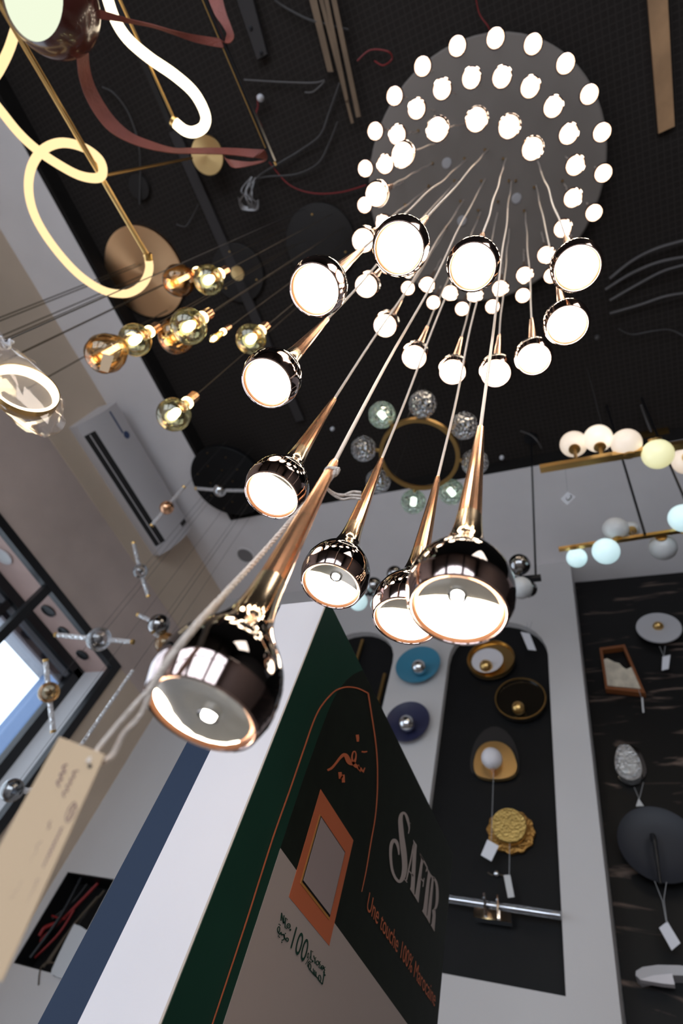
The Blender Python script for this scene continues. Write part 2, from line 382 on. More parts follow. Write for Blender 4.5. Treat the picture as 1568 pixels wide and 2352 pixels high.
# ------------------------------------------------------------------ side window (window_1)
win = bpy.data.objects.new('window_1', None); COL.objects.link(win); win.location = (XL, 1.2, .9); struct(win)
xo = XL - .36
c = MB()
c.box((XL - .05, -1.2, wz), (XL + .012, wy + .07, wz + .068)); c.box((XL - .05, wy, .9), (XL + .012, wy + .07, wz))
c.box((XL - .05, 1.625, .9), (XL + .008, 1.69, wz)); c.box((XL - .05, -.2, .9), (XL + .008, -.13, wz))
obj('window_frame', c, M['black'], win, smooth=0)
obj('window_soffit', MB().box((xo, -1.2, wz + .012), (XL - .05, wy + .06, wz + .06)), M['pink_soffit'], win, smooth=0)
obj('window_jamb', MB().box((xo, wy + .055, .9), (XL - .05, wy + .079, wz + .01)), M['jamb'], win, smooth=0)
c = MB(); c.box((xo - .10, -1.2, wz - .055), (xo - .02, wy + .1, wz + .06)); c.box((xo - .10, wy - .02, .9), (xo - .02, wy + .08, wz))
c.box((xo - .10, 1.66, .9), (xo - .04, 1.72, wz)); c.box((xo - .10, -.2, .9), (xo - .04, -.14, wz))
obj('outer_frame', c, M['black'], win, smooth=0)
obj('shutter_rail', MB().box((xo - .12, -1.2, wz - .10), (xo - .06, wy, wz - .062)), M['outside_grey'], win, smooth=0)
obj('shutter_slot', MB().box((xo - .13, -1.2, wz - .145), (xo - .09, wy, wz - .10)), M['outside_plum'], win, smooth=0)
obj('window_pane', MB().box((xo - .075, -1.15, .95), (xo - .067, wy, wz - .03)), M['pane'], win, smooth=0)
# outside: fascia of the building over the road and a blue pier beside the window
tag(obj('building_fascia', MB().box((-6.2, -3, 4.61), (-6.0, 6, 5.9)), M['outside_grey'], smooth=0), 'grey building fascia seen high up outside the side window, above the white sky', 'building')
c = MB(); c.box((-6.1, 3.40, 0), (-5.95, 3.62, 4.61), 0); c.box((-6.15, 3.62, 0), (-5.9, 3.78, 4.61), 1); c.box((-6.1, 3.78, 0), (-5.95, 5.5, 4.61), 0)
tag(obj('blue_pier', c, [M['outside_blue'], M['black']], smooth=0), 'blue and black pier outside beside the right edge of the side window', 'pillar')
for i, (px, py, wd, k, lb) in enumerate(((8, 1277, .075, 'white_disc', 'round white recessed light under the window soffit, nearest the left picture edge'),
        (112, 1402, .060, 'black', 'black round recessed spotlight in the window soffit, just right of the dividing bar'),
        (147, 1449, .050, 'black', 'black round recessed spotlight in the window soffit, behind the end of the glass baton lamp'),
        (190, 1503, .055, 'black', 'black round recessed spotlight in the window soffit, nearest the frame corner'))):
    p = onz(px, py, wz + .012); t = thing('soffit_light', p, lb, 'spotlight', 'recessed lights under the window soffit')
    obj('light_ring', MB().lathe([(wd * .8, 0), (wd, -.004), (wd, -.012), (wd * .8, -.014), (wd * .78, 0)], p), M['black' if k == 'black' else 'ac_white'], t)
    obj('light_face', MB().lathe([(0, -.006), (wd * .78, -.006), (wd * .78, -.001), (0, -.001)], p), M[k if k == 'black' else 'opal_off'], t)

# ================================================================== THE CHANDELIER
CX, CY = -.278, .257
CZ = 5.47
t = thing('chandelier_canopy', (CX, CY, CZ), 'large round grey ceiling plate from which all the teardrop pendants hang', 'ceiling plate')
obj('plate', MB().lathe([(0, 0), (.685, 0), (.695, .008), (.695, .06), (.60, .075), (0, .075)], (CX, CY, CZ), seg=72), M['canopy'], t)
c = MB()
for px, py in ((993, 375), (1066, 364), (1155, 364), (1105, 415), (1043, 415), (984, 427), (1168, 415), (1184, 415), (1226, 430), (1057, 462), (1143, 463), (1098, 483), (1203, 484), (1098, 500), (1024, 521), (1291, 415), (1113, 344), (960, 300), (930, 470)):
    p = onz(px, py, CZ); obj('cord_grip', MB().lathe([(0, -.012), (.005, -.011), (.007, -.006), (.007, .002), (0, .002)], p, seg=10), M['dull_brass'], t)
for px, py in ((1026, 375), (1186, 456), (1061, 507)):
    p = onz(px, py, CZ); obj('screw_cap', MB().lathe([(0, -.010), (.024, -.008), (.030, -.002), (.030, .002), (0, .002)], p, seg=20), M['white_disc'], t)

# profile of one pendant, metres from the middle of the bulb-shaped shade
SH = [(.0452, -.0135), (.0456, -.006), (.0447, .004), (.0418, .0135), (.0370, .0225), (.0313, .0310), (.0260, .0390), (.0216, .0475), (.0183, .0570), (.0160, .0675), (.0144, .079), (.0133, .090), (.0128, .100)]
def pend_mesh(hero=None, seg=40):
    """returns {part: (mesh, material)} with local coordinates"""
    o = {}
    c = MB(); c.lathe(SH + [(.0122, .1005), (.0122, .094)], seg=seg); o['shade'] = (c, 'shade')
    c = MB(); c.lathe([(.0125, .1003), (.0049, .2985), (.0041, .3035), (.0022, .3045), (0, .3045)], seg=18)
    o['stem'] = (c, 'copper')
    c = MB(); c.lathe([(.0375, -.0200), (.0378, -.0316), (.0388, -.0328), (.0406, -.0320), (.0450, -.0190), (.0456, -.0138), (.0448, -.0130)], seg=seg); o['rim'] = (c, 'rim')
    c = MB(); c.lathe([(.0379, -.0318), (.0345, -.0296), (.0340, -.0285), (.0338, -.0180), (.0376, -.0180)], seg=seg); o['lip'] = (c, 'rim_inner')
    return o
proto = {}
def build_pendant(pos, label, group, hero=None, spin=0.0):
    """first plain pendant is built, the others are copies of it and its parts"""
    t = thing('pendant_lamp', pos, label, 'pendant lamp', group)
    L = CZ + .002 - pos[2] - .30
    if not proto:
        for k, (mb, mn) in pend_mesh().items(): proto[k] = obj(k, mb, M[mn], None, smooth=(12 if k == 'stem' else 40)).data
        c = MB(); c.lathe([(0, -.0318), (.012, -.0315), (.024, -.0308), (.0340, -.0292), (.0340, -.0265), (0, -.0265)], seg=40); proto['lens'] = obj('lens', c, M['lens']).data
        for v in range(4):
            n = 46; a = [random.uniform(-1, 1) for _ in range(8)]
            pts = []
            for i in range(n):
                u = i / (n - 1); e = min(1, u * 8) * min(1, (1 - u) * 5)
                pts.append(V((e * .0022 * sum(a[k] * math.sin((k + 1) * 5.3 * u + k) for k in range(4)), e * .0022 * sum(a[k + 4] * math.sin((k + 1) * 4.9 * u + 2 * k) for k in range(4)), u)))
            c = MB(); c.tube(pts, .0026, 8); proto['cord%d' % v] = obj('cord', c, M['cord']).data
        for o in [o for o in COL.objects if o.type == 'MESH' and o.data in proto.values()]: bpy.data.objects.remove(o)
    parts = ['shade', 'stem', 'rim', 'lip']
    if hero is None: parts.append('lens')
    for k in parts:
        o = bpy.data.objects.new(k, proto[k]); COL.objects.link(o); o.parent = t
        if k == 'rim': rim_o = o
        if k == 'lip': o.parent = rim_o; o['label'] = 'copper coloured inner lip'
    k = 'cord%d' % random.randrange(4); o = bpy.data.objects.new('cord', proto[k]); COL.objects.link(o); o.parent = t
    o.location = (0, 0, .3); o.scale = (1, 1, L); o.rotation_euler = (0, 0, random.uniform(0, 6))
    return t

def clock(px, py, cx, cy):
    a = math.degrees(math.atan2(px - cx, cy - py)) % 360; h = round(a / 15) % 24
    w = ['twelve', 'one', 'two', 'three', 'four', 'five', 'six', 'seven', 'eight', 'nine', 'ten', 'eleven']
    return w[h // 2] + " o'clock" if h % 2 == 0 else 'half past ' + w[h // 2]
def project(p):
    d = p - EYE; return 784 + FPX * d.dot(R0) / d.dot(R2), 1176 + FPX * d.dot(R1) / d.dot(R2)
used = {}
def ring_label(i, n, word, cen):
    p, = cen; return p
for r, z, off, name in ((.634, 5.087, -167.13, 'outer'), (.478, 4.798, -175.9, 'middle')):
    ps = []
    for k in range(22):
        a = math.radians(off + 360 / 22 * k); ps.append(V((CX + r * math.cos(a), CY + r * math.sin(a), z)))
    cx, cy = project(V((CX, CY, z)))
    ang = sorted(range(22), key=lambda k: math.degrees(math.atan2(project(ps[k])[0] - cx, cy - project(ps[k])[1])) % 360)
    for rank, k in enumerate(ang):
        x, y = project(ps[k]); deg = (math.degrees(math.atan2(x - cx, cy - y)) % 360)
        mins = int(round(deg / 6))          # minutes of a clock face laid on the ring in the photo
        build_pendant(ps[k], 'small lit pendant at the %d minute mark of the %s high ring' % (mins % 60, name), 'lit pendants of the %s high ring' % name)
# helix of fifteen lamps stepping down inside the rings, radius 0.32 m
HX = [(-22, 4.35, (1222, 341)), (-45, 4.33, (1169, 291)), (-68, 4.25, (1095, 275)), (-94, 4.16, (1006, 297)), (-117, 3.97, (927, 354)), (-141, 3.84, (868, 444)), (-165, 3.69, (838, 549)),
      (171, 3.57, (845, 652)), (145, 3.46, (888, 742)), (121, 3.32, (954, 813)), (96, 3.20, (1041, 846)), (71, 3.055, (1139, 848)), (47, 2.92, (1225, 815)), (21, 2.73, (1300, 737)), (-3, 2.66, (1322, 608))]
HL = ['lowest right of the lamps inside the middle ring', 'inside the middle ring, second from its right', 'topmost of the arc inside the middle ring', 'inside the middle ring, left of the topmost one',
      'overlapping the left side of the middle ring', 'at the left edge, in front of the outer ring', 'just left of the large round lamp in front of the rings', 'between the two large lamps left of the middle',
      'alone at the left with a long cord running below it', 'of the lower row, leftmost of the three smallest', 'of the lower row, middle of the three smallest', 'of the lower row with a long cord crossing its face',
      'of the lower row, its right end', 'on the right, directly below the rightmost large lamp', 'large, rightmost of the four large round faces']
for (a, z, px), lb in zip(HX, HL):
    p = onz(px[0], px[1] - 0, z)
    build_pendant(p, ('lit teardrop pendant ' + lb), 'lit pendants stepping down inside the rings')
# the low lamps: positions solved from their size in the photo
LOW = [((1087, 605), 2.57, 'large lit teardrop pendant facing down, in the middle directly below the rings'),
       ((923, 563), 2.465, 'large lit teardrop pendant facing down, left of the middle and overlapping the rings'),
       ((735, 655), 2.385, 'large lit teardrop pendant, upper left of the low lamps beside the dark ceiling disc'),
       ((629, 863), 2.268, 'large lit teardrop pendant at the left, next to the small olive globe bulb')]
for px, z, lb in LOW:
    build_pendant(onz(px[0], px[1], z), lb, 'low lamps of the chandelier')
HERO = [((641, 1111), 2.128, 'lit teardrop pendant with black chrome shade, left above the rope knot', [(618, 1091), (684, 1140)], None),
        ((774, 1310), 2.033, 'teardrop pendant with black chrome shade directly above the green sign tip', [(708, 1312), (824, 1361)], (771, 1324)),
        ((940, 1385), 1.998, 'teardrop pendant half hidden behind the big pendant on the right', [(882, 1402), (960, 1415)], (957, 1395)),
        ((1058, 1343), 1.863, 'big black chrome teardrop pendant with copper stem, right in front of the others', [(950, 1374), (1150, 1396)], (1050, 1368)),
        ((505, 1545), 1.721, 'biggest and nearest teardrop pendant, its long copper stem tied with white rope', None, (480, 1642))]
for px, z, lb, chord, led in HERO:
    pos = onz(px[0], px[1], z)
    if led == (480, 1642): pos = at(507, 1553, .3860)
    t = build_pendant(pos, lb, None, hero=1)
    zl = pos.z - .0294; R = .0342; n = 64
    circ = [V((pos.x + R * math.cos(2 * PI * k / n), pos.y + R * math.sin(2 * PI * k / n), zl)) for k in range(n)]
    if chord:
        a = onz(*chord[0], zl); b = onz(*chord[1], zl); d = (b - a); nn = V((-d.y, d.x, 0)).normalized()
        far = V((pos.x, pos.y, zl)) + V((pos.x, pos.y, 0)).normalized() * .1        # side of the lens away from the photographer
        if nn.dot(far - a) < 0: nn = -nn
        out = []
        for i in range(n):
            p, q = circ[i], circ[(i + 1) % n]; dp, dq = nn.dot(p - a), nn.dot(q - a)
            if dp >= 0: out.append(p)
            if dp * dq < 0: out.append(p + (q - p) * (dp / (dp - dq)))
    else:
        inner = [onz(x, y, zl) for x, y in ((372, 1590), (378, 1618), (392, 1645), (415, 1670), (445, 1690), (478, 1703), (515, 1710), (560, 1712))]
        c0 = V((pos.x, pos.y, zl)); a0 = math.atan2(inner[0].y - c0.y, inner[0].x - c0.x); a1 = math.atan2(inner[-1].y - c0.y, inner[-1].x - c0.x)
        mid = onz(420, 1710, zl); am = math.atan2(mid.y - c0.y, mid.x - c0.x)
        def un(a, ref):
            while a - ref > PI: a -= 2 * PI
            while a - ref < -PI: a += 2 * PI
            return a
        a0, a1 = un(a0, am), un(a1, am)
        out = [c0 + V((R * math.cos(a1 + (a0 - a1) * k / 30), R * math.sin(a1 + (a0 - a1) * k / 30), 0)) for k in range(31)] + inner[1:-1]
    obj('lens_glow_plate', MB().slab([q - V((0, 0, .0004)) for q in out], (0, 0, -1), .0006), M['lens'], t, smooth=0)  # glowing plate shaped like the led's bright reflection inside the lens
    o = obj('lens', MB().lathe([(0, .0035), (.012, .0033), (.022, .0026), (.031, .0012), (.0344, .0003), (.0344, .0016), (.022, .0042), (0, .0052)], V((pos.x, pos.y, zl)), seg=48), M['bowl'], t)
    o['label'] = 'grey mirrored lens bowl'
    if led:
        pl = onz(led[0], led[1], zl + .0020); g = .0046
        if (pl - V((pos.x, pos.y, pl.z))).length > .026: pl = V((pos.x, pos.y, pl.z))
        ld = obj('led', MB().lathe([(0, -.003), (g, -.0025), (g * 1.1, 0), (g * 1.1, .003), (0, .003)], pl, seg=20), M['led'], t)
        obj('led_ring', MB().lathe([(g * 1.25, -.001), (g * 1.7, -.0015), (g * 1.7, .002), (g * 1.25, .002), (g * 1.25, -.001)], pl, seg=24), M['chrome'], ld)
NEAR = at(507, 1553, .3860)

# rope tied round the nearest stem and the paper tag it carries
top = NEAR + V((0, 0, .292))
tagp = at(222, 1742, .315)
rp = thing('rope', top, 'twisted white rope tied round the nearest copper stem, falling to the paper tag', 'rope')
zk = (top - EYE).dot(R2)
def rope(pts, r, name='strand'):
    """two twisted strands"""
    path = smooth_path(pts, 44); n = len(path)
    for s in (0, 2.094, 4.189):
        out = []
        for i, p in enumerate(path):
            tt = (path[min(i + 1, n - 1)] - path[max(i - 1, 0)]).normalized(); u = tt.orthogonal().normalized(); v = tt.cross(u); a = i * .62 + s
            out.append(p + (u * math.cos(a) + v * math.sin(a)) * r * .50)
        obj(name, MB().tube(out, r * .64, 6), M['rope'], rp)
rope([at(772, 1080, zk - .012), at(748, 1112, zk - .02), at(690, 1170, zk - .04), at(610, 1262, .52), at(520, 1360, .42), at(452, 1435, .355), at(392, 1510, .338), at(345, 1585, .334)], .0024)
rope([at(347, 1583, .334), at(318, 1610, .331), at(270, 1665, .327), at(232, 1712, .322), at(203, 1750, .315)], .0015)
rope([at(345, 1587, .334), at(325, 1640, .331), at(285, 1685, .329), at(258, 1735, .325), at(236, 1750, .318), at(205, 1762, .315)], .0017)
kn = [at(742 + 26 * math.cos(a), 1092 + 10 * math.sin(a) - 3, zk + .012 * math.sin(a * 1.0)) for a in [2 * PI * k / 8 for k in range(9)]]
rope([at(778, 1078, zk - .012), at(752, 1076, zk - .011), at(748, 1096, zk - .012), at(770, 1090, zk - .013), at(777, 1078, zk - .012)], .0022, 'knot')
for k, dy in enumerate((0, 7, 14)):
    obj('loose_end', MB().tube(smooth_path([at(748, 1118, zk - .014), at(762, 1130 + dy * .3, zk - .015), at(785, 1138 + dy * (.6 if k != 1 else -.2), zk - .016), at(808, 1130 + dy, zk - .017), at(829, 1131 + dy * 1.1, zk - .018)], 5), .0015, 8), M['rope'], rp)
tg = thing('paper_tag', tagp, 'large blurred cream paper tag with handwriting hanging on the white rope', 'tag')
TL, TR, BR, BL = at(136, 1692, .325), at(241, 1733, .315), at(4, 2255, .270), at(-150, 2215, .280)
nrm = (TR - TL).cross(BL - TL).normalized()
if nrm.dot(EYE - TL) < 0: nrm = -nrm
obj('card', MB().slab([TL, TR, BR, BL], nrm, .0006), M['card'], tg, smooth=0)
def on_card(px, py):
    r = ray(px, py); return EYE + r * ((TL - EYE).dot(nrm) / r.dot(nrm))
def ink(pts, w, name='writing'):
    q = [on_card(*p) + nrm * .0004 for p in pts]; obj(name, MB().tube(smooth_path(q, 3), w, 5), M['ink'], tg)
def squiggle(a, b, n, amp, w):
    pts = []
    for i in range(n):
        u = i / (n - 1); dx, dy = b[0] - a[0], b[1] - a[1]; l = math.hypot(dx, dy)
        s = amp * (1 if i % 2 else -1) * random.uniform(.5, 1); pts.append((a[0] + dx * u - dy / l * s, a[1] + dy * u + dx / l * s))
    ink(pts, w)
squiggle((176, 1768), (146, 1830), 9, 5, .00035); squiggle((152, 1755), (133, 1805), 7, 5, .00045)
ink([(172, 1842), (160, 1856), (152, 1876), (155, 1888), (166, 1880), (176, 1858), (172, 1842)], .0003)
ink([(174, 1850), (164, 1862), (166, 1868), (156, 1882)], .0004)
squiggle((144, 1900), (100, 1992), 19, 3, .0004); squiggle((90, 2018), (46, 2112), 19, 3, .0004)
squiggle((116, 1885), (112, 1905), 4, 4, .0003); squiggle((95, 1930), (70, 1985), 5, 3, .00025); squiggle((55, 2020), (28, 2065), 6, 4, .0003)
obj('eyelet_hole', MB().lathe([(0, 0), (.0012, 0), (.0012, .0004), (0, .0004)], on_card(207, 1760) + nrm * .0002, nrm, seg=12), M['black'], tg)

# ================================================================== LIGHT TUBES, LEATHER STRAP LAMP (upper left)
ZR = 3.55
t = thing('looped_tube_lamp', onz(170, 300, ZR), 'warm glowing looped light tube on a long brass rod at the upper left', 'lamp')
pts = [(338, 585, 0), (343, 615, 0), (333, 645, -.01), (312, 666, -.02), (282, 675, -.03), (235, 666, -.03), (178, 628, -.03), (122, 565, -.03), (82, 500, -.02), (66, 440, -.01), (72, 385, 0), (98, 345, .02), (140, 328, .03), (190, 338, .04), (228, 366, .04), (236, 396, .0), (222, 409, -.03), (180, 402, -.05), (125, 372, -.06), (80, 340, -.06), (42, 304, -.05), (8, 262, -.04), (-20, 225, -.02), (-30, 200, 0), (-5, 165, .03), (18, 120, .06), (32, 80, .08), (50, 20, .1), (60, -40, .1)]
obj('light_tube', MB().tube(smooth_path([onz(x, y, ZR + d) for x, y, d in pts], 5), .0155, 14), M['tube_warm'], t)
obj('rod', MB().tube([onz(-20, -25, ZR + .02), onz(340, 590, ZR + .005)], .0100, 14), M['brass'], t)
obj('rod_groove', MB().tube([onz(-18, -26, ZR + .008), onz(337, 584, ZR - .005)], .0025, 8), M['dull_brass'], t)
a = onz(340, 590, ZR); ax = onz(343, 612, ZR) - a
obj('end_cap', MB().lathe([(0, -.012), (.0165, -.012), (.0165, .012), (0, .012)], a, ax, 16), M['brass'], t)
obj('brass_arm', MB().tube([onz(236, 404, ZR - .01), onz(440, 363, 4.6)], .006, 10), M['dull_brass'], t)
d = onz(330, 628, 5.52)
tag(obj('ceiling_rose', MB().lathe([(0, -.004), (.30, 0), (.335, .004), (.335, .03), (0, .03)], d, seg=56), M['rose_brass'], origin=d), 'largest brushed brass ceiling disc, at the left behind the looped light tube', 'ceiling plate', None)
d = onz(475, 357, 5.40)
tag(obj('ceiling_rose', MB().lathe([(0, -.004), (.11, 0), (.113, .003), (.113, .02), (0, .02)], d, seg=40), M['brushed_brass'], origin=d), 'small brushed brass disc behind the leather strap', 'ceiling plate')
d = onz(545, 628, 5.40)
tag(obj('ceiling_rose', MB().lathe([(0, -.004), (.05, 0), (.05, .02), (0, .02)], d, seg=28), M['brushed_brass'], origin=d), 'tiny brass disc in the middle of the dark ceiling disc', 'ceiling plate')
for px, py, r, z, lb in ((545, 628, .205, 5.52, 'dark grey ceiling disc behind the tiny brass disc'), (735, 560, .25, 5.52, 'dark ceiling disc between the globe bulbs and the chandelier'), (318, 430, .08, 5.52, 'small black ceiling disc left of the brass disc, beside the tube lamp')):
    d = onz(px, py, z)
    t = thing('ceiling_disc', d, lb, 'ceiling plate')
    obj('plate', MB().lathe([(0, -.002), (r * .98, 0), (r, .003), (r, .03), (0, .03)], d, seg=44), M['dark_disc'], t)
    if r > .1:
        for k in range(3):
            a = .6 + k * 2.1; obj('screw', MB().lathe([(0, -.008), (.006, -.006), (.007, 0), (0, 0)], d + V((r * .75 * math.cos(a), r * .75 * math.sin(a), 0)), seg=10), M['brass'], t)

t = thing('curved_tube_lamp', onz(400, 150, 3.9), 'bright white hooked light tube on a thin brass rod at the top left', 'lamp')
pts = [(215, -90, 0), (240, -25, 0), (262, 40, 0), (292, 88, 0), (342, 132, 0), (400, 172, 0), (446, 214, .01), (471, 262, .02), (468, 290, .02), (447, 303, .01), (425, 300, 0), (403, 283, 0)]
obj('light_tube', MB().tube(smooth_path([onz(x, y, 3.9 + d) for x, y, d in pts], 6), .0195, 14), M['tube_white'], t)
obj('rod', MB().tube([onz(262, -30, 3.92), onz(402, 278, 3.92)], .0055, 12), M['dull_brass'], t)
a = onz(400, 280, 3.9); obj('end_cap', MB().lathe([(0, -.008), (.0205, -.008), (.0205, .006), (0, .006)], a, onz(415, 292, 3.9) - a, 16), M['brass'], t)

t = thing('linear_lamp', onz(400, 290, 4.1), 'slim black bar hanging beside the thin brass rod of the hooked light tube', 'lamp')
obj('bar', MB().bar(onz(258, -30, 4.1), onz(396, 290, 4.1), .022, .03), M['black_metal'], t)
t = thing('ceiling_rail', onz(510, 560, 5.5), 'long dark grey rail running across the black ceiling behind the brass disc', 'rail')
obj('rail', MB().bar(onz(400, 300, 5.53), onz(690, 965, 5.53), .075, .03), M['grey_metal'], t)
t = thing('linear_lamp', onz(550, 190, 3.9), 'slim black bar with a brass edge carrying the leather strap loops', 'lamp')
obj('bar', MB().bar(onz(462, -20, 3.9), onz(628, 372, 3.9), .016, .022), M['black_metal'], t)
obj('edge_strip', MB().bar(onz(456, -22, 3.888), onz(610, 340, 3.888), .0045, .006), M['dull_brass'], t)
obj('rod', MB().tube([onz(603, 325, 3.92), onz(634, 380, 3.92)], .004, 8), M['dull_brass'], t)

# domed lamp hung in the leather strap
Dp = 1.75
cc = at(118, 8, Dp); Rr = 104 / FPX * Dp
tw = -ray(118, 8).normalized(); lf = (R0 - tw * R0.dot(tw)).normalized(); dn = tw.cross(lf); dn = dn if dn.dot(R1) > 0 else -dn
n = (tw * .72 + lf * -.62 + dn * -.30).normalized()
t = thing('dome_lamp', cc, 'brown domed lamp with a lit opal face in the top left corner', 'lamp')
pr = []
for k in range(0, 15):
    a = math.radians(180 - k * (180 - 58) / 14); pr.append((Rr * math.sin(a), Rr * math.cos(a)))
pr = [(r, z) for r, z in pr]; rl, zl = pr[-1]
pr += [(rl * .97, zl + .004), (rl * .95, zl - .004), (rl * .94, zl - .02)]
obj('dome', MB().lathe(pr, cc, n, 48), M['brown_shell'], t)
obj('opal_face', MB().lathe([(0, zl + .012), (rl * .5, zl + .008), (rl * .95, zl - .004), (rl * .95, zl - .012), (0, zl - .012)], cc, n, 48), M['egg_light'], t)
t = thing('leather_strap', onz(300, 200, 3.7), 'red brown leather strap looped between the domed lamp and the slim black bar', 'strap')
def rib(e1, e2, d1, d2, name='strap_length'):
    k = len(e1); A = [at(x, y, d1 + (d2 - d1) * i / (k - 1)) for i, (x, y) in enumerate(e1)]; B = [at(x, y, d1 + (d2 - d1) * i / (k - 1) + .012) for i, (x, y) in enumerate(e2)]
    obj(name, MB().ribbon(smooth_path(A, 4), smooth_path(B, 4), .003), M['leather'], t)
dr = lambda px, py: (onz(px, py, 3.9) - EYE).dot(R2)
rib([(176, 60), (176, 100), (177, 140), (182, 180), (196, 222), (220, 265), (252, 302), (296, 327), (345, 343), (400, 352), (440, 353), (520, 355), (582, 362)], [(206, 60), (206, 88), (203, 115), (205, 150), (215, 190), (236, 232), (266, 274), (303, 306), (348, 325), (398, 340), (440, 340), (520, 340), (606, 344)], Dp + .02, dr(600, 350) - .02)
rib([(606, 344), (614, 352), (611, 368), (585, 378), (542, 386), (528, 380)], [(585, 362), (606, 366), (600, 369), (570, 372), (525, 366), (514, 360)], dr(606, 350) - .02, dr(560, 370) + .05, 'strap_fold')
rib([(215, 18), (260, 31), (300, 44), (350, 56), (400, 70), (450, 80), (503, 88)], [(215, 42), (260, 48), (300, 54), (350, 63), (400, 80), (450, 98), (512, 110)], Dp + .02, dr(505, 100) - .02)
rib([(503, 88), (524, 100), (537, 84), (530, 58), (518, 25), (505, -30)], [(512, 110), (518, 88), (520, 76), (508, 55), (490, 28), (468, -30)], dr(505, 100) - .02, dr(480, 0) + .08, 'strap_fold')

# ================================================================== CLUSTER OF GLOBE BULBS
bz = 5.52; hub = V((-1.391, .249, bz))
def bulb(px, py, w, D, lb, kind='globe', glass='olive_glass', fil='filament_green', grp='hanging filament bulbs'):
    dep = D * FPX / w; c = at(px, py, dep); r = D / 2
    t = thing('filament_bulb', c, lb, 'bulb', grp)
    if kind == 'globe':
        a0 = math.asin(.017 / r); pr = [(r * math.sin(a), -r * math.cos(a)) for a in [PI * k / 22 * .93 for k in range(23)] if a < PI - a0]; pr += [(.018, r * 1.02), (.017, r * 1.18)]
        zt = r * 1.18
        obj('glass', MB().lathe(pr, c, seg=36), M[glass], t)
        obj('filament', MB().lathe([(0, -.032), (.013, -.028), (.017, -.014), (.016, .014), (.012, .028), (0, .030)], c + V((0, 0, .004)), seg=16), M[fil], t)
    elif kind == 'pear':
        zt = r * 2.15
        obj('glass', MB().lathe([(0, -r), (r * .5, -r * .87), (r * .87, -r * .5), (r, 0), (r * .93, r * .45), (r * .72, r * .95), (r * .48, r * 1.4), (r * .30, r * 1.8), (r * .27, zt)], c, seg=36), M[glass], t)
        obj('filament', MB().lathe([(0, -r * .35), (.011, -r * .33), (.011, r * 1.2), (0, r * 1.22)], c, seg=14), M['filament_dim'], t)
        obj('stopper', MB().lathe([(0, -r * .75), (.016, -r * .72), (.016, -r * .35), (0, -r * .33)], c, seg=14), M['amber_glass'], t)
    else:
        zt = .05
        obj('glass', MB().lathe([(0, -.022), (.012, -.018), (.016, 0), (.012, .03), (.010, zt)], c, seg=20), M[glass], t)
        obj('filament', MB().lathe([(0, -.018), (.008, -.014), (.009, .006), (0, .01)], c, seg=14), M[fil], t)
    s = c + V((0, 0, zt)); q = .0205 if kind != 'candle' else .011
    obj('neck', MB().lathe([(0, -.002), (q * .9, 0), (q * .9, .022), (0, .022)], s, seg=20), M['copper'], t)
    obj('glow_ring', MB().lathe([(0, .022), (q * 1.12, .022), (q * 1.12, .036), (0, .036)], s, seg=20), M['filament'], t)
    obj('socket', MB().lathe([(0, .036), (q * 1.02, .036), (q * 1.04, .092), (q * .9, .096), (0, .096)], s, seg=20), M['copper'], t)
    p = s + V((0, 0, .096)); obj('cord', MB().tube([p, V((p.x, p.y, bz))], .0016, 6), M['brown_wire'], t)
    return t, c
bulb(405, 772, 82, .150, 'large amber pear bulb behind the globe bulb, centre of the bulb cluster', 'pear', 'amber_glass')
bulb(433, 750, 83, .130, 'globe bulb in front of the amber pear bulb, largest of the smoky globes')
bulb(310, 781, 74, .125, 'smoky globe bulb overlapping the leftmost amber bulb')
t, c0 = bulb(241, 813, 90, .150, 'leftmost amber pear bulb with a small paper label', 'pear', 'amber_glass')
bulb(399, 952, 78, .125, 'lowest globe bulb hanging beside the air conditioner')
bulb(576, 779, 70, .120, 'olive globe bulb, rightmost of the bulb cluster')
bulb(479, 643, 68, .120, 'uppermost olive globe bulb in front of the dark disc')
bulb(410, 645, 72, .150, 'amber pear bulb in front of the large brass ceiling disc', 'pear', 'amber_glass')
bulb(492, 777, 18, .030, 'tiny candle bulb between two globe bulbs', 'candle')
a = at(232, 838, 1.95); tag(obj('paper_label', MB().slab([at(236, 812, 1.93), at(262, 818, 1.93), at(248, 856, 1.93), at(228, 850, 1.93)], -ray(245, 835), .001), M['card'], origin=a, smooth=0), 'small paper label on the leftmost amber bulb', 'tag')
# long black cords dropping past the left edge
for i, (x, y, dp, r, lb) in enumerate(((-40, 745, 3.05, .0035, 'topmost thin black cord crossing the pale wall strip at the left'), (-40, 753, 3.0, .0035, 'second thin black cord from the top, close beside the topmost'), (-40, 790, 2.95, .0035, 'third thin black cord crossing the pale wall strip'), (-40, 801, 2.9, .0035, 'fourth thin black cord, just above the thickest one'), (-40, 853, 2.5, .0048, 'thickest and darkest black cord, passing above the bagged ring lamp'), (40, 905, 3.1, .004, 'lowest short cord ending behind the bagged ring lamp'))):
    p = at(x, y, dp); tag(obj('hanging_cord', MB().tube([p, V((p.x, p.y, 5.56 if p.x > XI else ZS + .002))], r, 6), M['brown_wire'], origin=p), lb, 'cord', 'cords at the left edge')

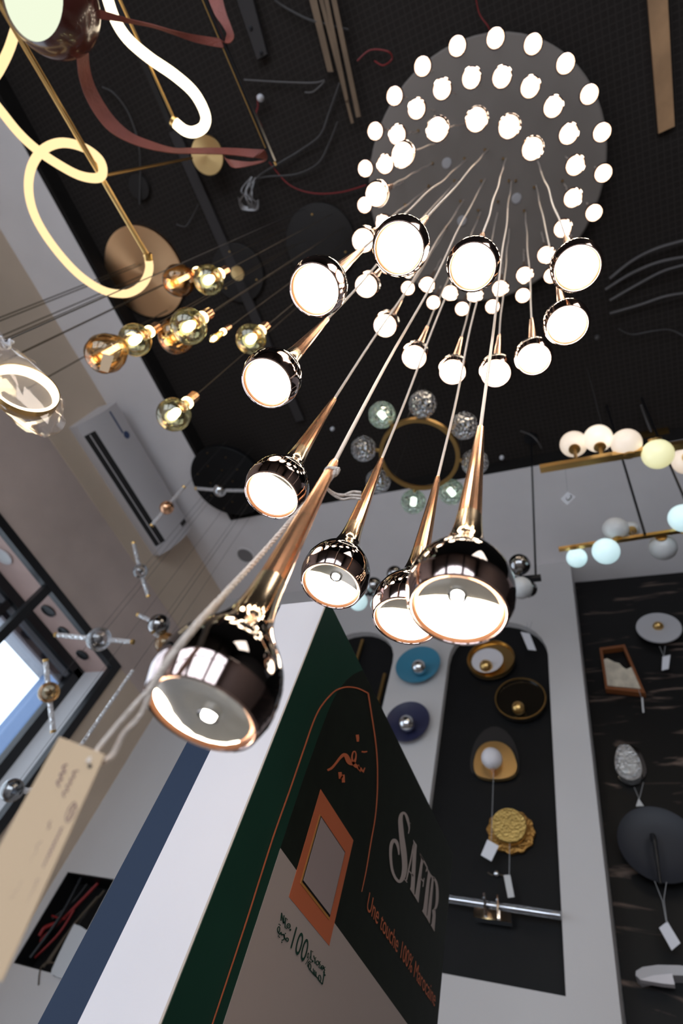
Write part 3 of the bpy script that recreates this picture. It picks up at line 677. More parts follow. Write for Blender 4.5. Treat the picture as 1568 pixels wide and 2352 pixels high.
# ================================================================== BAGGED RING LAMP (left edge)
dp = 1.55; c0 = at(55, 899, dp)
u = (at(118, 932, dp + .03) - at(-8, 866, dp - .03)).normalized(); 
nn = (ray(55, 899).normalized() * -.62 + R0 * .45 + R1 * -.62).normalized(); nn = (nn - u * nn.dot(u)).normalized(); v = nn.cross(u)
t = thing('ring_lamp', c0, 'small glowing ring lamp wrapped in a clear plastic bag at the left edge', 'lamp')
rr = .0905
circ = lambda r, h: [c0 + (u * math.cos(2 * PI * k / 48) + v * math.sin(2 * PI * k / 48)) * r + nn * h for k in range(48)]
obj('glow_band', MB().lathe([(rr - .012, -.014), (rr - .0035, -.014), (rr - .0035, .014), (rr - .012, .014), (rr - .012, -.014)], c0, nn, 64), M['ring_light'], t)
obj('brass_hoop', MB().lathe([(rr - .0035, -.015), (rr, -.015), (rr, .015), (rr - .0035, .015), (rr - .0035, -.015)], c0, nn, 64), M['brass'], t)
def crumple(seg=26):
    c = MB(); rings = [(.006, .30), (.010, .18), (.016, .155), (.045, .11), (.085, .05), (.099, .0), (.095, -.04), (.07, -.085), (.035, -.125), (.008, -.16), (0, -.165)]
    vs = []; fs = []; rnd = random.Random(3); kk = [rnd.uniform(-.12, .12) for _ in range(seg * len(rings))]
    upv = V((0, 0, 1))
    low = at(104, 1003, dp) - c0; hi = at(6, 790, dp) - c0
    for j, (r, h) in enumerate(rings):
        cen = c0 + (hi * (h / .155) if h > 0 else low * (-h / .165)) * 1.0
        for k in range(seg):
            a = 2 * PI * k / seg; q = r * (1 + kk[j * seg + k] * (1.2 if j > 1 else 1)); vs.append(cen + (u * math.cos(a) + v * math.sin(a) * .98) * q)
    for j in range(len(rings) - 1):
        for k in range(seg): k2 = (k + 1) % seg; fs.append((j * seg + k, j * seg + k2, (j + 1) * seg + k2, (j + 1) * seg + k))
    c.add(vs, fs); return c
obj('plastic_bag', crumple(), M['plastic'], t, smooth=20)
rnd = random.Random(5)
kp = at(6, 786, dp)
for k in range(3):
    obj('bag_knot', MB().tube(smooth_path([kp + V((rnd.uniform(-.02, .02), rnd.uniform(-.02, .02), rnd.uniform(-.012, .02))) for _ in range(5)], 4), .004, 8), M['tag_white'], t)
obj('cord', MB().tube([kp, V((kp.x, kp.y, 5.55))], .002, 6), M['grey_wire'], t)

# ================================================================== AIR CONDITIONER
t = thing('air_conditioner', (XL, 1.48, 4.9), 'long white split air conditioner with a dark open vent on the left wall', 'air conditioner')
PR = [(-3.75, 4.885), (-3.655, 4.862), (-3.64, 4.866), (-3.575, 4.945), (-3.535, 5.04), (-3.515, 5.12), (-3.512, 5.22), (-3.53, 5.275), (-3.56, 5.29), (-3.75, 5.29)]
y0, y1 = .80, 2.16
def extr(prof, ya, yb, end=.0):
    n = len(prof); vs = [(x, ya, z) for x, z in prof] + [(x, yb, z) for x, z in prof]
    fs = [tuple(range(n)), tuple(range(2 * n - 1, n - 1, -1))] + [(k, n + k, n + (k + 1) % n, (k + 1) % n) for k in range(n)]
    return MB().add(vs, fs)
obj('case', extr(PR, y0, y1), M['ac_white'], t, smooth=30)
def off(p, q, a, b, d):     # point between p and q at fractions, lifted outwards
    dx, dz = q[0] - p[0], q[1] - p[1]; l = math.hypot(dx, dz); nx, nz = dz / l, -dx / l
    return [(p[0] + dx * a + nx * d, p[1] + dz * a + nz * d), (p[0] + dx * b + nx * d, p[1] + dz * b + nz * d)]
A, B = PR[2], PR[3]
q1 = off(A, B, .02, .98, .0015); q2 = off(A, B, .02, .98, -.01)
obj('vent', extr([q1[0], q1[1], q2[1], q2[0]], y0 + .10, y1 - .10), M['ac_dark'], t, smooth=0)
q1 = off(A, B, .42, .50, .004); q2 = off(A, B, .42, .50, -.002)
obj('vent_blade', extr([q1[0], q1[1], q2[1], q2[0]], y0 + .11, y1 - .11), M['ac_white'], t, smooth=0)
for k in range(4):
    ya = y0 + .14 + k * .29; q1 = off(A, B, .66, .70, .004); q2 = off(A, B, .66, .70, -.002)
    obj('vent_blade', extr([q1[0], q1[1], q2[1], q2[0]], ya, ya + .24), M['grey_metal'], t, smooth=0)
g1, g2 = PR[5], PR[6]
q1 = off(g1, g2, .1, .28, .0012); q2 = off(g1, g2, .1, .28, -.003)
obj('blue_stripe', extr([q1[0], q1[1], q2[1], q2[0]], y0 + .03, y0 + .24), M['ac_blue'], t, smooth=0)
obj('round_badge', MB().lathe([(0, .002), (.032, .002), (.034, 0), (0, 0)], (-3.5125, y0 + .27, 5.165), (1, 0, 0), 24), M['ac_blue'], t)
obj('display_window', MB().box((-3.513, y1 - .13, 5.07 + .09), (-3.509, y1 - .09, 5.24)), M['grey_metal'], t, smooth=0)

# ================================================================== GLASS BATON LAMPS on their black canopy
bc = onz(522, 1108, 5.33)
t = thing('baton_canopy', bc, 'black round canopy at the ceiling corner from which the glass baton lamps hang', 'ceiling plate')
obj('plate', MB().lathe([(0, 0), (.36, 0), (.365, .006), (.365, .05), (.3, .075), (0, .075)], bc, seg=48), M['niche_black'], t)
for k in range(16):
    a = 2.4 * k; r = .33 * math.sqrt((k + .5) / 16); obj('screw', MB().lathe([(0, -.006), (.004, -.005), (.005, 0), (0, 0)], bc + V((r * math.cos(a), r * math.sin(a), 0)), seg=8), M['dull_brass'], t)
def baton(c, w, sc, e1, e2, glass, lb, both=True):
    dep = .07 * FPX / w * sc; p = at(c[0], c[1], dep); r = .07 * sc / 2
    t = thing('baton_lamp', p, lb, 'lamp', 'glass baton lamps')
    obj('globe', MB().sphere(p, r, 28), M[glass], t)
    if glass in ('clear_glass', 'amber_glass'): obj('inner_bulb', MB().sphere(p, r * .35, 12), M['pale_wire'], t)
    for e, dd in ((e1, .04), (e2, -.04)):
        if e is None: continue
        q = at(e[0], e[1], dep + dd); dirv = (q - p).normalized()
        obj('glass_tube', MB().tube([p + dirv * r * .9, q], .0135, 14), M['rod_glass'], t)
        obj('tube_core', MB().tube([p + dirv * r * .9, q - dirv * .01], .004, 8), M['opal_off'], t)
        obj('brass_cap', MB().tube([q - dirv * .004, q + dirv * .010], .0145, 14), M['brass'], t)
    zt = min(bc.z, 5.33) if (V((p.x, p.y, 0)) - V((bc.x, bc.y, 0))).length < .36 else ZS
    obj('cord', MB().tube([p + V((0, 0, r * .9)), V((p.x, p.y, zt + .001))], .0012, 5), M['grey_wire'], t)
baton((227, 1468), 55, 1.9, (130, 1458), (303, 1474), 'clear_glass', 'clear glass baton lamp crossing the upper right corner of the side window')
baton((112, 1590), 46, 1.55, (105, 1518), (122, 1678), 'amber_glass', 'amber ball baton lamp standing upright against the bright sky of the window')
baton((365, 1435), 50, 2.1, (318, 1412), None, 'smoke_chrome', 'chrome ball baton lamp left of the rope, above the amber ball')
baton((380, 1477), 48, 2.0, None, (352, 1452), 'amber_glass', 'amber ball peeping out beneath the chrome ball, half behind the rope')
baton((383, 1166), 32, 1.45, (422, 1119), (349, 1206), 'copper', 'copper ball baton lamp in front of the air conditioner')
baton((505, 1126), 30, 1.5, (451, 1122), (563, 1127), 'chrome', 'chrome ball baton lamp in front of the black corner canopy')
baton((322, 1312), 34, 1.5, (307, 1248), (340, 1368), 'clear_glass', 'faint clear glass baton lamp against the plaster wall, below the air conditioner')
baton((28, 1815), 50, 1.5, (85, 1817), None, 'smoke_glass', 'smoked ball baton lamp at the left edge behind the paper tag')
a, b = at(305, 1540, 2.6), at(185, 1735, 2.4)
gr = tag(obj('glass_rod', MB().tube([a, V((a.x, a.y, a.z - .72))], .008, 10), M['rod_glass'], origin=a), 'thin grey glass rod hanging between the window frame and the rope', 'rod')

obj('cord', MB().tube([a, V((a.x, a.y, 5.331))], .0012, 5), M['grey_wire'], gr)
# round speaker in the soffit
p = onz(563, 1276, ZS)
t = thing('soffit_speaker', p, 'round grey recessed fitting in the white soffit, left of the middle pendants', 'ceiling fitting')
obj('grille', MB().lathe([(0, -.004), (.082, -.004), (.085, .001), (0, .001)], p, seg=32), mat('grille_grey', (.22, .205, .21), .6), t)
obj('outer_ring', MB().lathe([(.085, -.003), (.10, -.006), (.104, 0), (.085, .001)], p, seg=32), M['white_paint'], t)

# ================================================================== RING CHANDELIER WITH CRACKLE GLASS BALLS
rz = 1.5 + 2.66; cc = V((-.79, 1.33, rz))
t = thing('crackle_ring_lamp', cc, 'brass hoop lamp with crackled glass balls around it, hanging behind the pendant cords', 'lamp')
e = [onz(x, y, rz) for x, y in ((876, 1040), (1052, 1045), (962, 964), (962, 1122))]
cc2 = (e[0] + e[1] + e[2] + e[3]) / 4; rad = sum((q - cc2).length for q in e) / 4
obj('hoop', MB().lathe([(rad - .014, -.016), (rad + .008, -.018), (rad + .008, .012), (rad - .006, .012), (rad - .014, -.016)], cc2, seg=72), M['dull_brass'], t)
BL_ = [(877, 953, 1), (970, 929, 0), (1065, 978, 0), (1090, 1062, 0), (1036, 1130, 1), (949, 1152, 1), (868, 1105, 0), (835, 1031, 0)]
for x, y, litb in BL_:
    p = onz(x, y, rz + .005); r = .073
    g = obj('glass_ball', MB().sphere(p, r, 30), M['crackle_lit' if litb else 'crackle_glass'], t, origin=p)
    if litb: obj('led', MB().lathe([(0, -.026), (.018, -.022), (.018, .022), (0, .026)], p, (p - cc2), seg=12), M['led_cool'], g)
    else: obj('led', MB().lathe([(0, -.02), (.010, -.018), (.010, .018), (0, .02)], p, (p - cc2), seg=12), M['dull_brass'], t)
    dv = (cc2 - p).normalized(); obj('arm', MB().tube([p + dv * r * .95, cc2 - dv * (rad + .0)], .010, 10), M['dull_brass'], t)
for k in range(3):
    a = .5 + k * 2.09; q = cc2 + V((rad * math.cos(a), rad * math.sin(a), 0)); obj('cord', MB().tube([q, V((q.x, q.y, 5.56 if q.y < YI else ZS + .002))], .0012, 5), M['black'], t)

# ================================================================== OPAL BALL BARS (right)
t = thing('opal_bar_lamp', at(1400, 1060, 3.0), 'brass bar lamp with a row of lit opal globes, the upper of two', 'lamp')
z1 = 1.5 + 2.78
A, B = onz(1240, 1077, z1), onz(1640, 1009, z1); dv = (B - A).normalized()
obj('bar', MB().bar(A, B, .036, .036), M['brass'], t)
for x, y, w, k in ((1317, 1020, 60, 'opal_warm'), (1373, 1007, 63, 'opal_bright'), (1438, 1018, 66, 'opal_warm'), (1510, 1043, 68, 'opal_yellow'), (1576, 1058, 62, 'opal_warm')):
    p = at(x, y, .15 * FPX / w); s = A + dv * (p - A).dot(dv)
    s2 = onz(*project(p), z1); 
    o = obj('opal_globe', MB().sphere(p, .075, 32), M[k], t, origin=p)
    if k == 'opal_yellow': o['label'] = 'yellowish lit globe'
    d = (s - p).normalized(); obj('globe_arm', MB().tube([p + d * .070, s], .010, 10), M['dull_brass'], t)
    obj('globe_cup', MB().lathe([(.030, -.004), (.032, .010), (.012, .014), (0, .014)], p + d * .070, d, 20), M['dull_brass'], t)
for q in (A + dv * .35, A + dv * 1.1): obj('cord', MB().tube([q, V((q.x, q.y, 5.56))], .0015, 5), M['grey_wire'], t)
c = onz(1506, 1006, 5.50)
tag(obj('brass_ceiling_box', MB().slab([onz(1470, 1000, 5.50), onz(1536, 988, 5.50), onz(1540, 1014, 5.50), onz(1478, 1027, 5.50)], (0, 0, -1), .05), M['dull_brass'], smooth=0, origin=c), 'rectangular brass box on the black ceiling behind the lit opal globes', 'ceiling plate')

A, B = at(1283, 1262, 2.95), at(1640, 1206, 2.95)
B = V((B.x, A.y, A.z)) if abs(B.z - A.z) < .25 else B
z2 = A.z; A, B = onz(1283, 1262, z2), onz(1650, 1205, z2); dv = (B - A).normalized()
t = thing('opal_bar_lamp', A.lerp(B, .4), 'thin brass bar lamp with bluish and unlit opal globes, the lower of two', 'lamp')
obj('bar', MB().bar(A, B, .020, .020), M['brass'], t)
for x, y, r, k, dd in ((1324, 1281, .052, 'opal_cyan', 0), (1391, 1266, .066, 'opal_cyan', -.06), (1413, 1216, .064, 'opal_off', .03), (1449, 1216, .045, 'opal_off', .25), (1522, 1257, .065, 'opal_off', .04), (1569, 1190, .068, 'opal_cyan', -.02)):
    d0 = (A - EYE).dot(R2) + dd; d0 = (A.lerp(B, max(0, min(1, (x - 1283) / 367))) - EYE).dot(R2) + dd
    p = at(x, y, d0); s = A + dv * (p - A).dot(dv)
    o = obj('opal_globe', MB().sphere(p, r, 30), M[k], t, origin=p); o['label'] = 'bluish lit globe' if k == 'opal_cyan' else 'unlit white globe'
    d = (s - p).normalized(); obj('globe_arm', MB().tube([p + d * r * .92, s], .009, 10), M['dull_brass'], t)
    obj('globe_cup', MB().lathe([(.024, -.003), (.026, .008), (.01, .012), (0, .012)], p + d * r * .95, d, 20), M['dull_brass'], t)
q = onz(1480, 1226, z2); q2 = V((q.x, q.y, 5.56 if q.y < YI else ZS + .002))
obj('rod', MB().tube([q, q2], .0065, 8), M['black_metal'], t)
q = onz(1600, 1212, z2); obj('rod', MB().tube([q, V((q.x, q.y, 5.56 if q.y < YI else ZS + .002))], .0065, 8), M['black_metal'], t)
dq = (onz(1297, 1068, z1) - EYE).dot(R2)
p = at(1303, 1142, dq)
t = thing('price_tag', p, 'small white printed tag hanging edge-up below the upper brass bar', 'tag')
pl = [at(1303, 1129, dq), at(1321, 1141, dq), at(1302, 1160, dq), at(1287, 1146, dq)]
obj('card', MB().slab(pl, -ray(1303, 1142), .002), M['tag_white'], t, smooth=0)
def on_pl(px, py):
    r = ray(px, py); n_ = -ray(1303, 1142).normalized(); return EYE + r * ((pl[0] - EYE).dot(n_) / r.dot(n_)) + n_ * .002
obj('printed_mark', MB().tube(smooth_path([on_pl(x, y) for x, y in ((1296, 1149), (1295, 1143), (1299, 1142), (1301, 1147), (1304, 1149), (1308, 1146), (1312, 1140), (1309, 1137))], 4), .0022, 6), M['print_black'], t)
obj('thread', MB().tube([at(1303, 1130, dq), onz(1297, 1068, z1)], .001, 5), M['thread'], t)

# chrome and opal ball lamp on a black bar, mostly behind the pendants
z3 = 1.5 + 2.42
A, B = onz(846, 1362, z3), onz(1242, 1327, z3)
t = thing('ball_bar_lamp', A.lerp(B, .5), 'black bar lamp with chrome and white balls, partly hidden behind the pendants', 'lamp')
obj('bar', MB().bar(A, B, .028, .028), M['black_metal'], t)
dv = (B - A).normalized()
for x, y, r, k, dd in ((1192, 1297, .060, 'smoke_chrome', 0), (1196, 1350, .060, 'opal_off', -.10), (1212, 1352, .050, 'smoke_chrome', .05), (906, 1318, .050, 'smoke_chrome', .05), (858, 1346, .055, 'smoke_chrome', 0), (822, 1381, .056, 'opal_cyan', -.08), (866, 1388, .042, 'opal_cyan', .05)):
    d0 = (A.lerp(B, max(0, min(1, (x - 846) / 396))) - EYE).dot(R2) + dd
    p = at(x, y, d0); s = A + dv * max(0, (p - A).dot(dv))
    o = obj('ball', MB().sphere(p, r, 30), M[k], t, origin=p)
    o['label'] = {'smoke_chrome': 'dark chrome ball', 'opal_off': 'unlit white ball', 'opal_cyan': 'bluish lit ball'}[k]
    if (s - p).length > r: d = (s - p).normalized(); obj('ball_arm', MB().tube([p + d * r * .95, s], .008, 8), M['black_metal'], t)
q = onz(1230, 1325, z3); q2 = V((q.x, q.y, ZC if q.y < YI else ZS)); obj('rod', MB().tube([q, q2], .006, 8), M['black_metal'], t)
obj('rod_plate', MB().lathe([(0, -.012), (.05, -.01), (.052, 0), (0, 0)], q2, seg=24), M['black_metal'], t)

# ================================================================== LAMPS ON THE NICHE WALL
YB = YN + .055                # black back of the niches
def disc_on_wall(px, py, y): return ony(px, py, y)
def rad(px, py, qx, qy, y): return (ony(px, py, y) - ony(qx, qy, y)).length
AX = (0, -1, 0)
p = ony(961, 1530, YN - .05); r = .155
for px, py, mt, bl, lb in ((961, 1530, 'blue_lamp', (962, 1533), 'turquoise dish wall lamp with a chrome bulb between the two niches'), (937, 1661, 'navy_lamp', (934, 1662), 'navy blue dish wall lamp with a chrome bulb beside the green sign edge')):
    p = ony(px, py, YN - .03); r = rad(px, py, px + 52, py - 3, YN - .06)
    t = thing('dish_wall_lamp', V((p.x, YN, p.z)), lb, 'wall lamp', 'dish wall lamps')
    obj('dish', MB().lathe([(0, -.018), (r * .3, -.012), (r * .7, 0), (r, .022), (r, .026), (r * .7, .006), (r * .3, -.004), (0, -.010)], p, AX, 48), M[mt], t)
    obj('bulb', MB().sphere(ony(bl[0], bl[1], YN - .085), .058, 24), M['chrome'], t)
    obj('wall_mount', MB().lathe([(0, -.03), (.04, -.03), (.04, -.01), (0, -.01)], p, AX, 24), M['black_metal'], t)
    obj('bulb_socket', MB().tube([ony(bl[0], bl[1], YN - .05), ony(bl[0], bl[1], YN - .02)], .02, 14), M['chrome'], t)
# gold dish with a white disc
p = ony(1127, 1515, YB - .05); r = rad(1127, 1515, 1182, 1508, YB - .05)
t = thing('gold_dish_wall_lamp', V((p.x, YB, p.z)), 'round brass wall lamp with an off-centre white disc at the top of the right niche', 'wall lamp')
obj('dish', MB().lathe([(0, -.03), (r * .99, -.02), (r, .018), (r * .97, .018), (r * .94, -.004), (0, -.010)], p, AX, 48), M['brass'], t)
obj('back_shell', MB().lathe([(0, -.05), (r * .9, -.045), (r * 1.01, -.022), (r * 1.01, -.014), (0, -.03)], p, AX, 48), M['black_metal'], t)
q = ony(1119, 1518, YB - .075); obj('white_disc', MB().lathe([(0, -.006), (r * .64, 0), (r * .66, .008), (0, .004)], q, AX, 40), M['stand_white'], t)
q = ony(1116, 1530, YB - .09); obj('brass_knob', MB().sphere(q, r * .27, 22), M['brass'], t)
# black disc with a brass knob
p = ony(1195, 1606, YB - .05); r = rad(1195, 1606, 1254, 1600, YB - .05)
t = thing('black_dish_wall_lamp', V((p.x, YB, p.z)), 'round black glossy wall lamp with a brass knob in the right niche', 'wall lamp')
obj('dish', MB().lathe([(0, -.03), (r * .99, -.024), (r, .014), (r * .965, .014), (r * .93, -.006), (0, -.010)], p, AX, 48), [mat('dark_glass_disc', (.012, .009, .006), .08, coat=.5)], t)
obj('brass_edge', MB().lathe([(r * .962, .010), (r * 1.005, .010), (r * 1.005, .017), (r * .962, .017), (r * .962, .010)], p, AX, 48), M['dull_brass'], t)
q = ony(1190, 1626, YB - .08); obj('brass_knob', MB().sphere(q, r * .26, 22), M['brass'], t)
# shell lamp with an opal ball
p = ony(1136, 1730, YB - .02)
t = thing('shell_wall_lamp', V((p.x, YB, p.z)), 'brass and black shell wall lamp with a white ball in the right niche', 'wall lamp')
def on(y, L): return [ony(a, b, y) for a, b in L]
sh = on(YB - .015, [(1079, 1762), (1081, 1735), (1090, 1705), (1106, 1682), (1126, 1670), (1146, 1670), (1166, 1684), (1182, 1708), (1191, 1738), (1192, 1768), (1186, 1778), (1160, 1785), (1110, 1784), (1086, 1776)])
obj('black_shell', MB().slab(smooth_path(sh, 3, True), AX, .014), M['dark_disc'], t)
cb = on(YB - .05, [(1088, 1765), (1088, 1745), (1096, 1722), (1112, 1707), (1134, 1702), (1156, 1707), (1174, 1722), (1184, 1745), (1186, 1765), (1178, 1780), (1155, 1788), (1120, 1788), (1096, 1780)])
obj('brass_shell', MB().slab(smooth_path(cb, 3, True), AX, .03), M['brushed_brass'], t)
q = ony(1129, 1742, YB - .10); obj('white_ball', MB().sphere(q, rad(1129, 1742, 1153, 1742, YB - .10), 28), M['stand_white'], t)
obj('ball_holder', MB().tube([ony(1131, 1768, YB - .09), ony(1133, 1764, YB - .03)], .012, 12), M['copper'], t)
# gold toothed disc lamp
p = ony(1172, 1908, YB - .03)
t = thing('gold_disc_wall_lamp', V((p.x, YB, p.z)), 'hammered gold wall lamp with a scalloped back plate low in the right niche', 'wall lamp')
rB = rad(1175, 1912, 1229, 1905, YB - .03); pts = []
for k in range(72):
    a = 2 * PI * k / 72; q = rB * (1 + .035 * math.cos(12 * a)); pts.append(p + V((q * math.cos(a), 0, q * math.sin(a) * .92)))
obj('back_plate', MB().slab(pts, AX, .02), M['gold_leaf_dark'], t)
q = ony(1168, 1895, YB - .08); obj('front_disc', MB().lathe([(0, .006), (rB * .72, .004), (rB * .75, -.006), (rB * .72, -.035), (0, -.04)], q, AX, 48), M['gold_leaf'], t)
def pricetag(quad, thread, y, lb, mt='tag_white'):
    p = ony(quad[0][0], quad[0][1], y); t = thing('price_tag', p, lb, 'tag', 'white price tags')
    obj('card', MB().slab(on(y, quad), AX, .002), M[mt], t, smooth=0)
    for th in thread: obj('thread', MB().tube(on(y - .004, th), .0016, 5), M['thread'], t)
pricetag([(1195, 1451), (1216, 1455), (1231, 1494), (1212, 1492)], [[(1210, 1430), (1212, 1455)], [(1221, 1428), (1213, 1455)]], YN - .03, 'white price tag hanging at the arched top of the right niche')
pricetag([(1119, 1928), (1145, 1943), (1128, 1978), (1104, 1964)], [[(1133, 1772), (1128, 1930)]], YB - .12, 'white price tag on the left of the gold scalloped lamp')
pricetag([(1156, 2010), (1171, 2009), (1181, 2060), (1166, 2062)], [[(1170, 1938), (1169, 2010)]], YB - .10, 'slim grey price tag hanging below the gold scalloped lamp', 'opal_off')
# glass rail and picture light
A, B = ony(1030, 2064, YN - .015), ony(1289, 2103, YN - .015); A = V((-1.13, YN - .015, A.z)); B = V((-.40, YN - .015, B.z))
cr = tag(obj('clear_rail', MB().tube([ony(1020, 2063, YN - .02), ony(1288, 2103, YN - .02)], .018, 16), M['clear_glass'], origin=A), 'thick clear acrylic rail across the bottom of the right niche', 'rail')

obj('rail_core', MB().tube([ony(1022, 2063, YN - .02), ony(1286, 2103, YN - .02)], .011, 12), M['chrome'], cr)
p = ony(1133, 2108, YB - .04)
t = thing('picture_light', p, 'small chrome picture light fixed below the clear rail in the right niche', 'wall lamp')
obj('lamp_bar', MB().bar(ony(1090, 2100, YB - .06), ony(1175, 2112, YB - .06), .05, .045, (0, 0, 1)), M['chrome'], t, smooth=0)
for a, b in (((1112, 2052), (1115, 2105)), ((1142, 2056), (1144, 2110))):
    obj('bracket', MB().tube(on(YB - .09, [a, b]), .007, 10), M['chrome'], t)
    obj('clamp', MB().box(ony(a[0] - 6, a[1] + 8, YB - .1), ony(a[0] + 6, a[1] + 16, YB - .07)), M['chrome'], t, smooth=0)
t = thing('wire_connector', ony(1138, 2007, YB), 'small chrome connector with loose wires on the black niche back', 'connector')
obj('connector_body', MB().sphere(ony(1140, 2007, YB - .02), .016, 12), M['chrome'], t)
obj('wire', MB().tube(smooth_path(on(YB - .012, [(1120, 2004), (1130, 2010), (1140, 2007), (1158, 2012)]), 4), .003, 6), M['brown_wire'], t)
# brass sticks in the left niche
for a, b, lb in (((833, 1470), (822, 1512), 'thin brass stick lamp at the top of the left niche'), ((884, 1548), (868, 1612), 'thin brass stick lamp lower right in the left niche')):
    p = ony(a[0], a[1], YB - .03); q = ony(b[0], b[1], YB - .03)
    t = thing('stick_lamp', q, lb, 'wall lamp', 'brass stick lamps in the left niche')
    q = V((p.x + (.0 if a[0] > 850 else 0), p.y, q.z - .25)); obj('stick', MB().bar(p, q, .022, .022, (0, 1, 0)), M['dull_brass'], t, smooth=0)
    obj('fixing', MB().tube([p.lerp(q, .5), p.lerp(q, .5) + V((0, .03, 0))], .01, 10), M['dull_brass'], t)
# ------------------------------------------------------------------ electrical opening
t = thing('wiring_recess', (-3.45, YN, 2.35), 'square opening with black back full of cables, low on the left of the far wall', 'opening')
obj('recess_back', MB().box((-3.678, YN + .16, 2.087), (-3.234, YN + .175, 2.613)), M['niche_black'], t, smooth=0)
c = MB(); c.box((-3.679, YN + .006, 2.086), (-3.672, YN + .16, 2.614)); c.box((-3.240, YN + .006, 2.086), (-3.233, YN + .16, 2.614)); c.box((-3.672, YN + .006, 2.086), (-3.240, YN + .16, 2.093)); c.box((-3.672, YN + .006, 2.607), (-3.240, YN + .16, 2.614))
obj('recess_liner', c, M['niche_black'], t, smooth=0)
c = MB()
for k, (a, b, mt, w) in enumerate((((235, 2018), (60, 2190), 'red_wire', .010), ((170, 2090), (80, 2200), 'red_wire', .007), ((110, 2100), (150, 2110), 'red_wire', .006), ((90, 2150), (130, 2120), 'red_wire', .012), ((225, 2060), (110, 2215), 'brown_wire', .008), ((240, 2045), (190, 2110), 'brown_wire', .007), ((210, 2080), (130, 2215), 'grey_wire', .004), ((200, 2030), (120, 2110), 'grey_wire', .003), ((150, 2150), (100, 2222), 'brown_wire', .008), ((190, 2010), (70, 2200), 'black', .012))):
    mx, my = (a[0] + b[0]) / 2 + random.uniform(-12, 12), (a[1] + b[1]) / 2 + random.uniform(-8, 8)
    obj('cable', MB().tube(smooth_path(on(YN + .10 - .012 * (k % 5), [a, (mx, my), b]), 6), w, 8), M[mt], t)
obj('cable', MB().tube(smooth_path(on(YN - .01, [(130, 2212), (105, 2212), (92, 2228), (88, 2262)]), 5), .004, 6), M['brown_wire'], t)
q = on(YN + .0, [(168, 2130), (196, 2138), (146, 2245), (122, 2228)])
rb = [(165, 2131), (175, 2124), (195, 2134), (200, 2150), (152, 2243), (140, 2246), (124, 2240), (119, 2226)]
tag(obj('router_box', MB().slab(smooth_path(on(YN - .03, rb), 3, True), AX, .05), M['router'], origin=ony(160, 2180, YN)), 'rounded white plastic box resting in the cable opening', 'box')

# ================================================================== LAMPS ON THE MARBLE WALL
YQ = YM - .012
p = ony(1512, 1441, YQ - .06); r = rad(1512, 1441, 1566, 1441, YQ - .06)
t = thing('white_disc_wall_lamp', V((p.x, YQ, p.z)), 'flat white disc wall lamp with a brass centre on the black marble', 'wall lamp')
obj('disc', MB().lathe([(0, -.012), (r * .98, -.012), (r, -.006), (r * .99, .002), (0, .004)], p, AX, 56), M['white_disc'], t)
obj('brass_centre', MB().sphere(ony(1511, 1438, YQ - .075), r * .24, 24, sz=.9), M['brass'], t)
obj('wall_mount', MB().lathe([(0, -.06), (.05, -.06), (.05, -.01), (0, -.01)], p, AX, 24), M['black_metal'], t)
pricetag([(1521, 1508), (1539, 1504), (1535, 1536), (1519, 1540)], [[(1514, 1484), (1524, 1508)], [(1527, 1484), (1524, 1508)]], YQ - .05, 'white price tag under the flat white disc on the marble')
# trapezoid wood frame with onyx
out = [(1376, 1488), (1434, 1480), (1482, 1592), (1390, 1582)]; inn = [(1383, 1493), (1430, 1486), (1472, 1583), (1395, 1576)]
p = ony(1428, 1540, YQ - .03)
t = thing('onyx_wall_lamp', p, 'slanted wooden frame wall lamp half filled with veined white stone', 'wall lamp')
obj('wood_frame', MB().slab(on(YQ - .05, out), AX, .045, 0, [on(YQ - .05, inn)]), M['wood_frame'], t, smooth=0)
st = [(1385, 1515), (1393, 1512), (1402, 1516), (1412, 1521), (1422, 1523), (1430, 1532), (1438, 1537), (1445, 1534), (1452, 1531), (1458, 1538), (1476, 1582), (1394, 1574)]
obj('stone', MB().slab(on(YQ - .045, st), AX, .02), M['onyx'], t, smooth=0)
pricetag([(1472, 1602), (1476, 1602), (1479, 1636), (1475, 1637)], [[(1466, 1583), (1473, 1604)]], YQ - .05, 'thin white price tag seen edge-on below the slanted wooden lamp', 'opal_off')
# oval glass lamp
p = ony(1443, 1754, YQ - .05)
t = thing('oval_glass_wall_lamp', p, 'egg-shaped clear cut glass wall lamp on the black marble', 'wall lamp')
ov = [(1411, 1752), (1413, 1732), (1420, 1714), (1432, 1710), (1448, 1714), (1462, 1733), (1472, 1755), (1473, 1776), (1464, 1788), (1447, 1792), (1430, 1786), (1416, 1772)]
obj('glass_body', MB().slab(smooth_path(on(YQ - .07, ov), 3, True), AX, .05), mat('cut_glass', (.45, .45, .46), .12, metal=.6, bump=1, bscale=60, coat=.6), t)
sm = [(p.x, p.z)]; cen = ony(1442, 1752, YQ - .08)
obj('glass_face', MB().slab([cen + (q - cen) * .72 for q in smooth_path(on(YQ - .08, ov), 3, True)], AX, .012), mat('pebbled_glass', (.60, .60, .60), .15, metal=.5, bump=1, bscale=70), t)
obj('mirror_back', MB().slab(smooth_path(on(YQ - .02, [(1418, 1785), (1440, 1797), (1468, 1793), (1484, 1775), (1478, 1745), (1465, 1722), (1445, 1712), (1420, 1730)]), 3, True), AX, .015), M['smoke_chrome'], t)
pricetag([(1466, 1833), (1460, 1852), (1478, 1851)], [[(1456, 1808), (1467, 1834)], [(1477, 1797), (1468, 1834)]], YQ - .04, 'small triangular grey tag under the egg-shaped glass lamp', 'opal_off')
